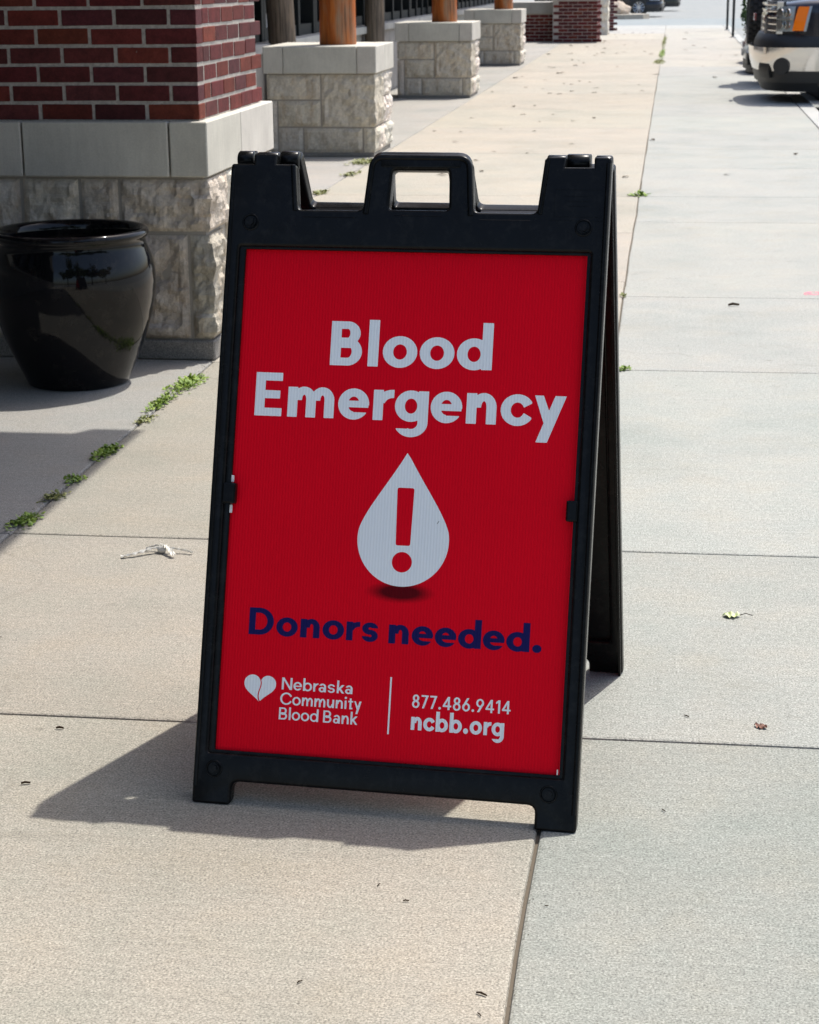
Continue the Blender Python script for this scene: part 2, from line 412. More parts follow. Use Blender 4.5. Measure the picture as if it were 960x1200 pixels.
for k in range(4):
    last = k == 3
    ydep = COLY0+.20 if last else COLY0+.09
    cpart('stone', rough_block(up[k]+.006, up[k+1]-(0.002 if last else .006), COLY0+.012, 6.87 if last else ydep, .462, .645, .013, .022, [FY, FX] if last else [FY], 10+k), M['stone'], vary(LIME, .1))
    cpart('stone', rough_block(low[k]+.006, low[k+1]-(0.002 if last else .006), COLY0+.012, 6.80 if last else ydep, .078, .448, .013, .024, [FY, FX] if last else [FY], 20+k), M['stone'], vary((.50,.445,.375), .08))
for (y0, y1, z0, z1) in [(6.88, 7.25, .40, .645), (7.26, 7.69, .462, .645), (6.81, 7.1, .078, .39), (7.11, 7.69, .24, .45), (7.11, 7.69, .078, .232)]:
    cpart('stone', rough_block(COLX1-.10, COLX1-.002, y0, y1, z0, z1, .016, .03, [FX], int(y0*100+z0*10)), M['stone'], vary(LIME_LIT, .06))
for (x0, x1, y0, y1) in [(-2.70, -2.274, 6.561, 6.80), (-2.268, -1.741, 6.561, 6.80), (-1.735, -1.60, 6.561, 7.10), (-1.80, -1.60, 7.106, 7.70)]:
    cpart('cap_stone', box_me(x0, x1, y0-.004, y1, .655, .846, .004), M['cut'], vary(CUT, .035))
cpart('cap_bed', box_me(-2.69, -1.74, 6.80, 7.69, .66, .838), M['mortar'])
# brick shaft
BX1, BY0 = -1.632, 6.592
PIT, CH, JT = .1935, .0644, .0115
Z0B = .851
cpart('mortar', box_me(-2.66, BX1-.0025, BY0+.0028, 7.56, .846, 3.02), M['mortar'])
BR = [(.125,.024,.019),(.100,.022,.021),(.075,.019,.021),(.140,.030,.019),(.090,.023,.024),(.112,.020,.020)]
full_f = box_me(0, PIT-JT, 0, .09, 0, CH-JT, .0022)
half_f = box_me(0, .092, 0, .09, 0, CH-JT, .0022)
full_s = box_me(-.09, 0, 0, PIT-JT, 0, CH-JT, .0022)
half_s = box_me(-.09, 0, 0, .092, 0, CH-JT, .0022)
def brick(me, loc, root):
    o = link('brick', me, M['brick'], root, vary(rnd.choice(BR), .18), loc=Vector(loc)+Vector((rnd.uniform(-.0012,.0012), rnd.uniform(-.0012,.0012), rnd.uniform(-.0012,.0012))),
             rot=(rnd.uniform(-.004,.004), rnd.uniform(-.006,.006), rnd.uniform(-.006,.006)))
    return o
upper = MB()
ncourse = int((3.0-Z0B)/CH)
for c in range(ncourse):
    z = Z0B+c*CH; vis = c < 8
    # front face: even courses end at the corner in a full brick, odd in a header
    corner = PIT-JT if c % 2 == 0 else .092
    x = BX1-corner; first = True
    while x > -2.66:
        wd = corner if first else PIT-JT
        if vis: brick(full_f if wd > .1 else half_f, (x+inv.x, BY0+inv.y, z), col)
        else: upper.box(x+inv.x, x+wd+inv.x, BY0+inv.y, BY0+.09+inv.y, z, z+CH-JT)
        x -= PIT; first = False
    # side face
    y = BY0+.0915+JT if c % 2 == 0 else BY0+.0915+JT+.101-.005
    if c % 2: 
        if vis: brick(half_s, (BX1+inv.x, BY0+.0915+.004+inv.y, z), col)
        y = BY0+.0915+.004+.092+JT
    while y < 7.47:
        if vis: brick(full_s, (BX1+inv.x, y+inv.y, z), col)
        else: upper.box(BX1-.09+inv.x, BX1+inv.x, y+inv.y, y+PIT-JT+inv.y, z, z+CH-JT)
        y += PIT
tag(link('upper_bricks', upper.mesh(), M['brick'], col, (.12,.015,.014)), kind='stuff')

# ---------------------------------------------------------------- stone piers with log posts
def make_pier(label):
    t = thing('stone_pier', label, 'pier', (-2.22, 14.46, 0), 0, 'limestone piers along the walkway')
    W0, DP = -.83, .90
    def pp(name, me, m, color=None): return link(name, me, m, t, color)
    pp('plinth', box_me(W0, -.01, .012, DP-.01, .001, .03, .004), M['concrete'], (.25,.235,.21))
    pp('core', box_me(W0+.02, -.024, .024, DP-.03, .03, .62), M['mortar_dark'])
    L = [(W0, -.42, .43, .612), (-.408, 0, .225, .612), (-.745, -.42, .228, .418), (W0, -.757, .032, .418),
         (-.745, -.56, .032, .215), (-.548, -.10, .032, .213), (-.088, 0, .032, .213)]
    for i, (x0, x1, z0, z1) in enumerate(L):
        last = x1 == 0
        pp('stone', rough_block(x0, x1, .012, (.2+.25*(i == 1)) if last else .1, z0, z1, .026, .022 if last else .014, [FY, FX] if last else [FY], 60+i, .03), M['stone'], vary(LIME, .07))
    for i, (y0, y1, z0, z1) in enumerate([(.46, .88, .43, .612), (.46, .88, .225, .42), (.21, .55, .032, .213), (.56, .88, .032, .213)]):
        pp('stone', rough_block(-.12, 0, y0, y1, z0, z1, .026, .036, [FX], 80+i, .03), M['stone'], vary(LIME_LIT, .06))
    for (x0, x1, y0, y1) in [(-.85, -.70, -.012, .93), (-.696, -.134, -.012, .30), (-.13, .016, -.012, .46), (-.13, .016, .464, .93), (-.696, -.134, .304, .93)]:
        pp('cap_stone', box_me(x0, x1, y0, y1, .622, .822, .005), M['cut'], vary(CUT, .03))
    return t
def make_post(label, y):
    mb = MB(); n = 28; pts = [(0, 0, 0), (0, 0, .25), (0, 0, .9), (0, 0, 1.6), (0, 0, 2.25)]
    mb.tube(pts, [.142, .139, .137, .135, .133], n)
    me = autosmooth(mb.mesh())
    o = link('log_post', me, M['log'], None, loc=(-2.56, y+.40, .823)); tag(o, label, 'post', 'log posts standing on the piers'); return o
pier = make_pier('limestone pier with a pale cap nearest to the brick column')
make_post('orange brown log post on the nearest limestone pier', 14.46)
for y, lb, lp in [(21.57, 'middle limestone pier of the three with a smooth cap', 'reddish log post on the middle limestone pier'),
                  (29.33, 'farthest limestone pier standing before the low brick wall', 'dark reddish log post on the farthest limestone pier')]:
    q = copy_tree(pier); q.location = (-2.22 if y < 25 else -2.27, y, 0); q['label'] = lb
    make_post(lp, y)

# ---------------------------------------------------------------- storefront behind the piers
WX = -3.36
store = thing('storefront', 'shaded shop front with a grey stone bulkhead and dark windows behind the piers', 'building', (WX, 8, 0))
def sp(name, me, m, color=None, parent=None):
    me.transform(Matrix.Translation(Vector((-WX, -8, 0)))); return link(name, me, m, parent or store, color)
yb = -3.0; edges = [-3, 8.0, 10.4, 13.0, 16.2, 18.6, 20.9, 23.1, 25.5, 28, 30.6, 33.2, 36.0, 38.9]
for a, b in zip(edges, edges[1:]):
    seg = sp('bulkhead_panel', box_me(WX-.3, WX, a+.01, b-.01, 0.002, .72, .006), M['panel'], vary((.30, .29, .27), .06))
    sp('window_sill', box_me(WX-.3, WX+.06, a+.02, b-.02, .722, .80, .008), M['cut'], vary((.42,.42,.40), .04))
    sp('window_pane', box_me(WX-.20, WX-.18, a, b, .80, 3.1), M['glass'])
    k = max(1, int((b-a)/.62))
    for i in range(k+1):
        y = a+.05+(b-a-.1)*i/k
        sp('mullion', box_me(WX-.185, WX-.06, y-.045, y+.045, .802, 3.1, .006), M['frame'])
    sp('bottom_rail', box_me(WX-.175, WX-.08, a+.1, b-.1, .803, .90), M['frame'])
sp('wall_above', box_me(WX-.6, WX-.05, -3, 38.9, 3.1, 3.9), M['panel'], (.25,.24,.22))
sp('room_back', box_me(WX-4, WX-3.9, -3, 38.9, 0, 3.1), M['frame'])
for (y, z0, z1, w_) in [(16.75, .86, 1.02, .28), (17.25, .95, 1.1, .25), (17.95, .87, 1.0, .34), (20.2, .90, 1.02, .2), (21.4, .86, .94, .25), (24.2, .9, 1.02, .3), (24.9, .88, .98, .2)]:
    sp('notice', box_me(WX-.176, WX-.172, y, y+w_, z0, z1), M['paper'])
for i in range(6):
    sp('notice', box_me(WX-.176, WX-.172, 16.72, 17.15, 1.04+i*.022, 1.052+i*.022), M['paper'])
def pilaster(y, r, label):
    mb = MB(); n = 20; pts = []; rad = []
    for k in range(9):
        z = k*.38; pts.append((noise.noise(Vector((y, z*2, 0)))*.02, noise.noise(Vector((y, 3, z*2)))*.02, z)); rad.append(r*(1+.10*noise.noise(Vector((y*2, z*4, 6)))))
    rad[0] *= 1.1
    mb.tube(pts, rad, n); o = link('log_pilaster', autosmooth(mb.mesh(), 60), M['bark'], loc=(WX+.13, y, 0.0)); tag(o, label, 'post', 'weathered logs against the storefront')
pilaster(15.95, .115, 'weathered grey log against the shop window beside the brick column')
pilaster(21.1, .11, 'weathered log against the shop window between the first two piers')
pilaster(27.6, .11, 'weathered log against the shop window behind the middle pier')

# roofs that shade the shop front
rf = thing('canopy_roof', 'roof over the shop walkway carried by the log posts', 'roof', (-3, 8, 3.07))
r1 = MB(); r1.box(-2.2, .52, -.4, 31.0, 0.02, .28); link('roof_panel', r1.mesh(), M['roof'], rf)
r2 = MB(); r2.box(.30, .52, -.4, 31.0, -.01, .02); link('beam', r2.mesh(), M['log'], rf)
rf2 = thing('shade_roof', 'unseen roof shaped to shade the slabs beside the black pot', 'roof', (-3, 1.5, 3.0))  # unseen roof inferred from its shadow, trimmed to leave sky for front faces
r1 = MB(); r1.box(-.4, 2.22, 1.2, 5.20, 0.03, .30); link('roof_panel', r1.mesh(), M['roof'], rf2)
r2 = MB(); r2.box(2.06, 2.22, 1.2, 5.2, -.12, .03); link('beam', r2.mesh(), M['log'], rf2)

# ---------------------------------------------------------------- far brick wall and pilasters
bw = thing('brick_wall', 'low dark red brick wall with a stone band past the piers', 'wall', (-1.5, 39.1, 0))
def bp(name, me, m, color=None):
    me.transform(Matrix.Translation(Vector((1.5, -39.1, 0)))); return link(name, me, m, bw, color)
bp('mortar', box_me(-2.38, -1.506, 39.106, 41.0, .0, .815), M['mortar'])
bp('mortar', box_me(-3.6, -2.384, 39.70, 41.0, .0, .56), M['mortar'])
bp('stone_band', box_me(-3.6, -2.39, 39.62, 41.0, .56, .785, .006), M['cut'], (.36,.35,.32))
bp('stone_band', box_me(-2.40, -1.48, 39.07, 41.0, .815, 1.0, .006), M['cut'], (.40,.385,.35))
fb = box_me(0, .184, 0, .09, 0, .055, .003); fs_ = box_me(-.09, 0, 0, .184, 0, .055, .003)
for c in range(12):
    z = .015+c*.0665
    x = -1.5-.184*(1 if c % 2 else .5)
    while x > -2.42:
        brick(fb, (x+1.5, 0, z), bw); x -= .1935
    y = .1
    while y < 1.8: brick(fs_, (0, y, z), bw); y += .1935
    if c < 8:
        x = -2.384-.184*(.6 if c % 2 else 1.1)
        while x > -3.4: brick(fb, (x+1.5, .595, z), bw); x -= .1935
sp2 = thing('stone_pilaster', 'pale rough stone pilaster just beyond the low brick wall', 'pilaster', (-1.45, 44.0, 0))
for i in range(4):
    link('stone', rough_block(-.5, 0, 0, .9, .002+i*.3, .295+i*.3, .06, .03, [FY, FX], 200+i, .04), M['stone'], sp2, vary(LIME_LIT, .05))
sp3 = thing('brick_pilaster', 'small brick pilaster at the far end of the walkway', 'pilaster', (-1.42, 47.2, 0))
link('mortar', box_me(-.6, -.004, .004, .6, 0, 1.2), M['mortar'], sp3)
for c in range(14):
    x = -.184*(1 if c % 2 else .5)
    while x > -.6: brick(fb, (x, 0, .01+c*.0665), sp3); x -= .1935
    brick(fs_, (0, .095, .01+c*.0665), sp3); brick(fs_, (0, .29, .01+c*.0665), sp3)

# ---------------------------------------------------------------- pot
pot = thing('plant_pot', 'large glossy black ceramic pot standing before the limestone base', 'pot', (-1.985, 6.165, .001))
prof = [(.0, 0), (.165, 0), (.172, .006), (.182, .03), (.209, .09), (.238, .16), (.261, .23), (.274, .30), (.278, .35), (.276, .39), (.267, .43), (.254, .463), (.2485, .482), (.250, .491), (.257, .497), (.2615, .505), (.2615, .512), (.257, .519), (.250, .5245), (.239, .521), (.231, .511), (.226, .49), (.235, .44), (.235, .40)]
link('body', lathe_me(prof, 96), M['glaze'], pot)
link('soil', lathe_me([(.0, .40), (.12, .403), (.236, .40)], 48), M['soil'], pot)

# ---------------------------------------------------------------- A-frame sign
SX, SY, SA, LEAN, SH, GAP = -.412614, 3.203005, -.076142, .326949, 1.1025, .03
sl, cl = math.sin(LEAN), math.cos(LEAN)
sign = thing('a_frame_sign', 'black plastic A-frame sidewalk sign with a red blood emergency panel', 'sign', (SX, SY, 0), SA)
def poly_curve(loops, half, bev, bseg=3):
    cu = D.curves.new('c', 'CURVE'); cu.dimensions = '2D'; cu.fill_mode = 'BOTH'
    cu.extrude = half-bev; cu.bevel_depth = bev; cu.bevel_resolution = bseg; cu.offset = -bev
    for lp in loops:
        s = cu.splines.new('POLY'); s.points.add(len(lp)-1)
        for i, (x, y) in enumerate(lp): s.points[i].co = (x, y, 0, 1)
        s.use_cyclic_u = True
    o = D.objects.new('tmp', cu); C.objects.link(o)
    dg = bpy.context.evaluated_depsgraph_get(); dg.update()
    me = D.meshes.new_from_object(o.evaluated_get(dg)); D.objects.remove(o); D.curves.remove(cu)
    return me
def rounded(pts, n=5):
    """pts: (x, y, radius) -> loop with filleted corners"""
    out = []; N = len(pts)
    for i in range(N):
        p = Vector(pts[i][:2]); r = pts[i][2]
        if r <= 0: out.append((p.x, p.y)); continue
        a = (Vector(pts[i-1][:2])-p); b = (Vector(pts[(i+1) % N][:2])-p)
        la, lb = a.length, b.length; a.normalize(); b.normalize()
        ang = a.angle(b); d = min(r/math.tan(ang/2), la*.49, lb*.49)
        p0 = p+a*d; p1 = p+b*d
        for k in range(n+1):
            t = k/n; q = p0*(1-t)**2+p*2*t*(1-t)+p1*t*t; out.append((q.x, q.y))
    return out
HW = .3235
outer = [(-HW, 0, .006), (-.2565, 0, .006), (-.2565, .0405, .014), (.2550, .0405, .014), (.2550, 0, .006), (HW, 0, .006),
         (HW, 1.1005, .008), (.2945, 1.1005, .003), (.2945, 1.083, 0), (.2480, 1.083, 0), (.2480, 1.1005, .003), (.2140, 1.1005, .010), (.2050, 1.006, .010),
         (.0990, 1.006, .012), (.0915, 1.101, .024), (-.0800, 1.101, .024), (-.0885, 1.006, .012),
         (-.2020, 1.006, .010), (-.2100, 1.083, .006), (-.2440, 1.083, 0), (-.2440, 1.1005, .003), (-.2840, 1.1005, .003), (-.2840, 1.083, 0), (-HW, 1.083, .006)]
handle_hole = [(-.0420, 1.0755, .008), (.0540, 1.0755, .008), (.0570, 1.008, .006), (-.0450, 1.008, .006)]
window = [(-.3000, .0860, .003), (-.3000, .9420, .003), (.2965, .9420, .003), (.2965, .0860, .003)]
def to_panel(me, y0):
    for v in me.vertices:
        x, y, z = v.co; v.co = (x, y0-z, y)
        if v.co.z < .012: v.co.z += (v.co.y)*math.tan(LEAN)*(1 if v.co.z < .008 else .5)
    me.flip_normals() if False else None
    bm = bmesh.new(); bm.from_mesh(me); bmesh.ops.remove_doubles(bm, verts=bm.verts, dist=1e-5); bmesh.ops.recalc_face_normals(bm, faces=bm.faces); bm.to_mesh(me); bm.free()
    return autosmooth(me, 50)
frame_me = to_panel(poly_curve([rounded(outer), rounded(handle_hole), rounded(window, 2)], .014, .0055, 4), .014)
lipo = [(-.2975, .0885, .002), (-.2975, .9395, .002), (.2940, .9395, .002), (.2940, .0885, .002)]
lipi = [(-.2900, .0913, .002), (-.2900, .9380, .002), (.2900, .9380, .002), (.2900, .0913, .002)]
lip_me = to_panel(poly_curve([[(x*1.006, y) for x, y in rounded([(-.3005, .084, 0), (-.3005, .944, 0), (.2970, .944, 0), (.2970, .084, 0)])], rounded(lipi, 2)], .0035, .0015, 2), .0095)
grip_me = to_panel(poly_curve([rounded([(-.062, 1.079, .004), (-.062, 1.094, .008), (.074, 1.094, .008), (.074, 1.079, .004)])], .0012, .0008, 1), .0000)
insert_me = box_me(-.2985, .2958, .0140, .0180, .086, .942)
bolt = MB(); bolt.cyl((0, 0, 0), (0, 1, 0), .0095, .007, 20); bolt.cyl((0, -.004, 0), (0, 1, 0), .0072, .006, 6); bolt_me = autosmooth(bolt.mesh(), 30)
ring_me = D.meshes.new('r'); bm_ = bmesh.new()
def torus(R0, r0, n=28, m_=8):
    vs = []; fs = []
    for i in range(n):
        a = 2*math.pi*i/n
        for j in range(m_):
            b = 2*math.pi*j/m_; rr = R0+r0*math.cos(b); vs.append((rr*math.cos(a), r0*math.sin(b), rr*math.sin(a)))
    for i in range(n):
        for j in range(m_): fs.append((i*m_+j, ((i+1) % n)*m_+j, ((i+1) % n)*m_+(j+1) % m_, i*m_+(j+1) % m_))
    return pydata(vs, fs, True)
tor_me = torus(.0128, .0018)
tab_l = box_me(-.303, -.2795, -.0025, .0125, .5045, .5395, .003, 2); tab_r = box_me(.2795, .299, -.0025, .0125, .5015, .5360, .003, 2)
rib = MB(); rib.box(.225, .315, -.0008, .0, .994, .995)
for s_ in ((.232, 1.045, .312, 1.0462), (.232, 1.000, .312, 1.0012), (.232, 1.0012, .2332, 1.045), (.3108, 1.0012, .312, 1.045), (.247, 1.034, .295, 1.0352), (.250, 1.026, .292, 1.027), (.252, 1.018, .290, 1.019)):
    rib.box(s_[0], s_[2], -.0008, .0002, s_[1], s_[3])
rib_me = rib.mesh()
def knuckle(x0, x1):
    mb = MB(); n = 24; vs = []
    xs = [x0, x0+.002, x1-.002, x1]; rs = [.0135, .0155, .0155, .0135]
    mb.tube([(x, 0, 0) for x in xs], rs, n); return autosmooth(mb.mesh(), 50)
def knuck_at(root, x0, x1, front_root):
    o = link('hinge_knuckle', knuckle(x0, x1), M['plastic'], root, loc=(0, .027, 1.0915)); return o
def build_leaf(flip):
    root = D.objects.new('sign_panel', None); C.objects.link(root); root.parent = sign
    o = GAP+SH*sl
    root.location = (0, o if flip else -o, 0); root.rotation_euler = (-LEAN, 0, math.pi if flip else 0)
    root.empty_display_size = .1
    root['label'] = 'rear leaf of the sign seen from behind' if flip else 'front leaf of the sign leaning back'
    fr = link('frame', frame_me, M['plastic'], root)
    link('inner_lip', lip_me, M['plastic'], root)
    link('hinge_knuckle', knuckle(-.2835, -.2445), M['plastic'], root, loc=(0, .0250, 1.0925))
    link('hinge_knuckle', knuckle(.2150, .2475), M['plastic'], root, loc=(0, .0250, 1.0925))
    link('hinge_knuckle', knuckle(.2950, .3225), M['plastic'], root, loc=(0, .0250, 1.0925))
    for (u, v) in ((-.2824, .9826), (.2829, .9824), (-.287, .0600), (.2762, .0605)):
        link('bolt', bolt_me, M['plastic'], root, loc=(u, -.0005, v)); link('bolt_recess', tor_me, M['plastic'], root, loc=(u, 0, v))
    link('retaining_tab', tab_l, M['plastic'], root); link('retaining_tab', tab_r, M['plastic'], root)
    # side and rail flanges that make the moulding a hollow shell
    link('flange', box_me(-HW+.003, -HW+.008, .012, .040, .012, 1.075, .001), M['plastic'], root)
    link('flange', box_me(HW-.008, HW-.003, .012, .040, .012, 1.075, .001), M['plastic'], root)
    link('flange', box_me(-.19, -.095, .012, .036, 1.0, 1.005), M['plastic'], root); link('flange', box_me(.105, .195, .012, .036, 1.0, 1.005), M['plastic'], root)
    return root
front = build_leaf(False); back = build_leaf(True)
ins = link('red_insert', insert_me, M['coro_red'], front); ins['label'] = 'red corrugated plastic insert of the front leaf'
ins2 = link('rear_insert', insert_me.copy(), None, back); ins2.data.materials.clear(); ins2.data.materials.append(M['plastic'])
link('grip', grip_me, M['plastic'], front); link('moulded_mark', rib_me, M['plastic'], front)
for (v0, v1, u) in ((.541, .5525, -.2880), (.489, .5030, -.2880)):
    link('edge_sliver', box_me(u-.0024, u+.0026, .0052, .0068, v0, v1, .0007), M['white'], front)  # white slivers stand in for the bright sunlit slots beside the tab
link('edge_sliver', box_me(.2903, .2911, .0050, .0062, .0925, .937), M['coro_red'], front)
link('edge_sliver', box_me(.2868, .2888, .0050, .0062, .0920, .1005), M['white'], front)
lk = link('spreader_catch', box_me(.300, .314, .040, .058, .520, .548, .002), M['steel'], front)
lk = link('spreader_catch', box_me(.296, .312, .040, .062, .497, .512, .003), M['steel'], front)
def rim_tube(pts, r=.0052):
    mb = MB(); mb.tube([(x, .0012, y) for x, y in pts], r, 12); o = link('moulded_rim', autosmooth(mb.mesh(), 60), M['plastic'], front); return o
def smooth_path(pts): return rounded(pts, 6)
hp = rounded([(-.0840, 1.000, 0), (-.0765, 1.0955, .020), (.0870, 1.0955, .020), (.0945, 1.000, 0)], 8)
rim_tube(hp)
def chamfer(x0, x1, zt, hgt=.0135):
    x0 += .004; x1 -= .004; y1 = .0115
    vs = [(x0+.006, -.0006, zt-hgt), (x1-.006, -.0006, zt-hgt), (x1, y1, zt+.0008), (x0, y1, zt+.0008), (x0+.006, y1, zt-hgt), (x1-.006, y1, zt-hgt)]
    link('chamfered_edge', pydata(vs, [(0, 1, 2, 3), (0, 3, 4), (1, 5, 2), (0, 4, 5, 1)]), M['plastic'], front)
chamfer(-.2020, -.0895, 1.0062); chamfer(.1000, .2045, 1.0062); chamfer(-.0440, .0560, 1.0082, .011)
rim_tube([(-.2060, 1.004), (-.2140, 1.080)], .0045); rim_tube([(.2095, 1.004), (.2180, 1.094)], .0045)
rim_tube([(.3185, .030), (.3185, 1.090)], .0040); rim_tube([(-.3185, .030), (-.3185, 1.074)], .0040)
# ---- print: letter shapes from distance fields, traced to outlines
class Gl:
    """glyph designer; every primitive is a signed distance on the grid"""
    def __init__(s, heavy):
        s.s = .222 if heavy else .152; s.h = .186 if heavy else .128; s.X = .69
def Rr(x0, y0, x1, y1): return lambda x, y: np.maximum(np.maximum(x0-x, x-x1), np.maximum(y0-y, y-y1))
def El(cx, cy, rx, ry): return lambda x, y: (np.sqrt(((x-cx)/rx)**2+((y-cy)/ry)**2)-1)*min(rx, ry)
def Pg(*p):
    def f(x, y):
        a = sum(p[i-1][0]*p[i][1]-p[i][0]*p[i-1][1] for i in range(len(p)))
        d = None
        for i in range(len(p)):
            (ax, ay), (bx, by) = p[i-1], p[i]
            L = math.hypot(bx-ax, by-ay); e = ((by-ay)*(x-ax)-(bx-ax)*(y-ay))/L*(1 if a > 0 else -1)
            d = e if d is None else np.maximum(d, e)
        return d
    return f
def Ln(x0, y0, x1, y1, w_):
    L = math.hypot(x1-x0, y1-y0); nx, ny = -(y1-y0)/L*w_/2, (x1-x0)/L*w_/2
    return Pg((x0+nx, y0+ny), (x1+nx, y1+ny), (x1-nx, y1-ny), (x0-nx, y0-ny))
def Un(*a): return lambda x, y: np.minimum.reduce([f(x, y) for f in a])
def Sb(a, b): return lambda x, y: np.maximum(a(x, y), -b(x, y))
def It(a, b): return lambda x, y: np.maximum(a(x, y), b(x, y))
def Rg(cx, cy, rx, ry, s, h): return Sb(El(cx, cy, rx, ry), El(cx, cy, rx-s, ry-h))
def Dd(x0, x1, y0, y1, s, h):
    ry = (y1-y0)/2; rx = min(ry, (x1-x0)*.62); cy = (y0+y1)/2
    o = Un(Rr(x0, y0, x1-rx, y1), El(x1-rx, cy, rx, ry))
    i = Un(Rr(x0+s, y0+h, x1-rx, y1-h), El(x1-rx, cy, rx-s, ry-h)); return Sb(o, i)
def glyph(ch, heavy):
    g_ = Gl(heavy); s, h, X = g_.s, g_.h, g_.X; A = 1.05; r = .368 if heavy else .345; o = .012
    if ch in 'lI': return Rr(0, 0, s, A), s
    if ch == 'i': return Un(Rr(0, 0, s, X), El(s/2, X+.22, s*.62, s*.62)), s
    if ch == '.': q = s*.66; return El(q, q-o, q, q), 2*q
    if ch == 'o': return Rg(r, X/2, r, X/2+o, s, h), 2*r
    if ch in 'db':
        W = .745 if heavy else .69; b = .36 if heavy else .34
        if ch == 'd': return Un(Rg(b, X/2, b, X/2+o, s, h), Rr(W-s, 0, W, A)), W
        return Un(Rg(W-b, X/2, b, X/2+o, s, h), Rr(0, 0, s, A)), W
    if ch in 'nu':
        W = .66 if heavy else .58; cx = (s*.45+W)/2; rx = W-cx; ry = .32
        arch = It(Rg(cx, X-ry+o, rx, ry, s, h), Rr(0, X-ry, W, X+.1))
        f = Un(Rr(0, 0, s, X), arch, Rr(W-s, 0, W, X-ry+.01)); 
        if ch == 'u': return (lambda x, y, f=f, W=W: f(W-x, X-y)), W
        return f, W
    if ch == 'm':
        w1 = .64 if heavy else .52; fs = [Rr(0, 0, s, X)]; x0 = 0
        for k in range(2):
            cx = x0+(s*.45+w1)/2; rx = x0+w1-cx; ry = .30
            fs += [It(Rg(cx, X-ry+o, rx, ry, s, h), Rr(x0, X-ry, x0+w1, X+.1)), Rr(x0+w1-s, 0, x0+w1, X-ry+.01)]; x0 += w1-s
        return Un(*fs), x0+s
    if ch == 'r':
        W = .46 if heavy else .38; cx = W*.98; rx = W-.04
        return Un(Rr(0, 0, s, X), It(Rg(cx, X-.34+o, rx, .34, s, h), Rr(s*.4, X-.30, W, X+.1))), W
    if ch == 'e':
        r -= .018
        hb = h*.82; cy = X/2
        ring = Sb(Rg(r, cy, r, X/2+o, s, h), Un(Rr(r, cy-hb/2-.11, 2*r+.1, cy-hb/2), Pg((r, cy-.02), (2*r+.2, cy-.02), (2*r+.2, cy-.24), (r+.1, cy-.12))))
        return Un(ring, Rr(s*.6, cy-hb/2, 2*r-.015, cy+hb/2)), 2*r
    if ch == 'c':
        return It(Sb(Rg(r, X/2, r, X/2+o, s, h), Pg((r+.03, X/2), (2*r+.3, X/2+.36), (2*r+.3, X/2-.36))), Rr(0, -.1, 2*r*.92, 1)), 2*r*.90
    if ch == 'C':
        q = .50; return It(Sb(Rg(q, .5, q, .5+o, s, h), Pg((q+.06, .5), (2*q+.4, .5+.48), (2*q+.4, .5-.48))), Rr(0, -.1, 2*q*.93, 1.1)), 2*q*.90
    if ch == 'g':
        W = .745 if heavy else .69; b = .36 if heavy else .34
        hook = It(Rg(W-b-.01, -.03, b+.01, .33, s, h), Un(Rr(0, -.5, W*.5, -.17), Rr(W*.4, -.5, W+.1, -.02)))
        return Un(Rg(b, X/2, b, X/2+o, s, h), Rr(W-s, -.05, W, X), hook), W
    if ch == 'y':
        W = .74 if heavy else .64; t = s*1.10
        return Un(Pg((W-t, X), (W, X), (.36, -.36), (.36-t*1.02, -.36)), Pg((0, X), (t, X), (.37+s*.52, .06), (.335, -.12), (.30, -.02))), W
    if ch == 'B': return Un(Rr(0, 0, s, 1), Dd(0, .63, .46, 1, s, h*.92), Dd(0, .68, 0, .46+h*.92, s, h*.95), Rr(.2, .40, .545, .60)), .68
    if ch == 'D': 
        return It(Un(Rr(0, 0, s, 1), Sb(Un(Rr(0, 0, .36, 1), El(.36, .5, .49, .5)), Un(Rr(s, h, .36, 1-h), El(.36, .5, .49-s, .5-h)))), Rr(0, -.2, 2, 1.2)), .85
    if ch == 'E': return Un(Rr(0, 0, s, 1), Rr(0, 0, .62, h), Rr(0, 1-h, .61, 1), Rr(0, .5-h/2, .57, .5+h/2)), .62
    if ch == 'N': W = .80; t = s*1.15; return Un(Rr(0, 0, s, 1), Rr(W-s, 0, W, 1), Pg((0, 1), (t, 1), (W, 0), (W-t, 0))), W
    if ch == 's':
        ry = (X+h)/4; W = .54; cx = W/2; rx = W/2; mid = X/2
        Uq = Sb(Rg(cx, X-ry+o/2, rx, ry+o/2, s*.95, h*.95), Rr(cx, 0, W+.1, X-ry+.03)); Lq = Sb(Rg(cx, ry-o/2, rx, ry+o/2, s*.95, h*.95), Rr(-.1, ry-.03, cx, 1))
        return Un(Uq, Lq), W
    if ch == 'a':
        W = .56; return Un(Rr(W-s, 0, W, X*.62), It(Rg(W/2+.01, X-.26, W/2-.01, .26+o, s, h), Un(Rr(0, X-.17, W/2, 1), Rr(W/2, X-.27, W, 1))), Rg(.25, .205, .25, .205+o, s, h*.9)), W
    if ch == 'k': W = .60; return Un(Rr(0, 0, s, A), Ln(s*.7, .26, W-s*.75, X+.02, s*.95), Ln(s+.08, .36, W-s*.5, -.01, s*1.0)) if False else It(Un(Rr(0, 0, s, A), Ln(s*.5, .24, W-s*.55, X+.06, s), Ln(s+.02, .44, W-s*.45, -.07, s)), Un(Rr(0, 0, s, A), Rr(0, 0, W+.1, X))), W
    if ch == 't': return Un(Rr(.11, 0, .11+s, X+.2), Rr(0, X-h, .40, X), Rr(.11, 0, .36, h)), .40
    if ch == '8': return Un(Rg(.29, .745, .25, .255+o, s, h), Rg(.29, .28, .29, .28+o, s, h)), .58
    if ch == '7': return It(Un(Rr(0, 1-h, .54, 1), Ln(.46, .98, .13, -.08, s)), Rr(0, 0, .54, 1)), .54
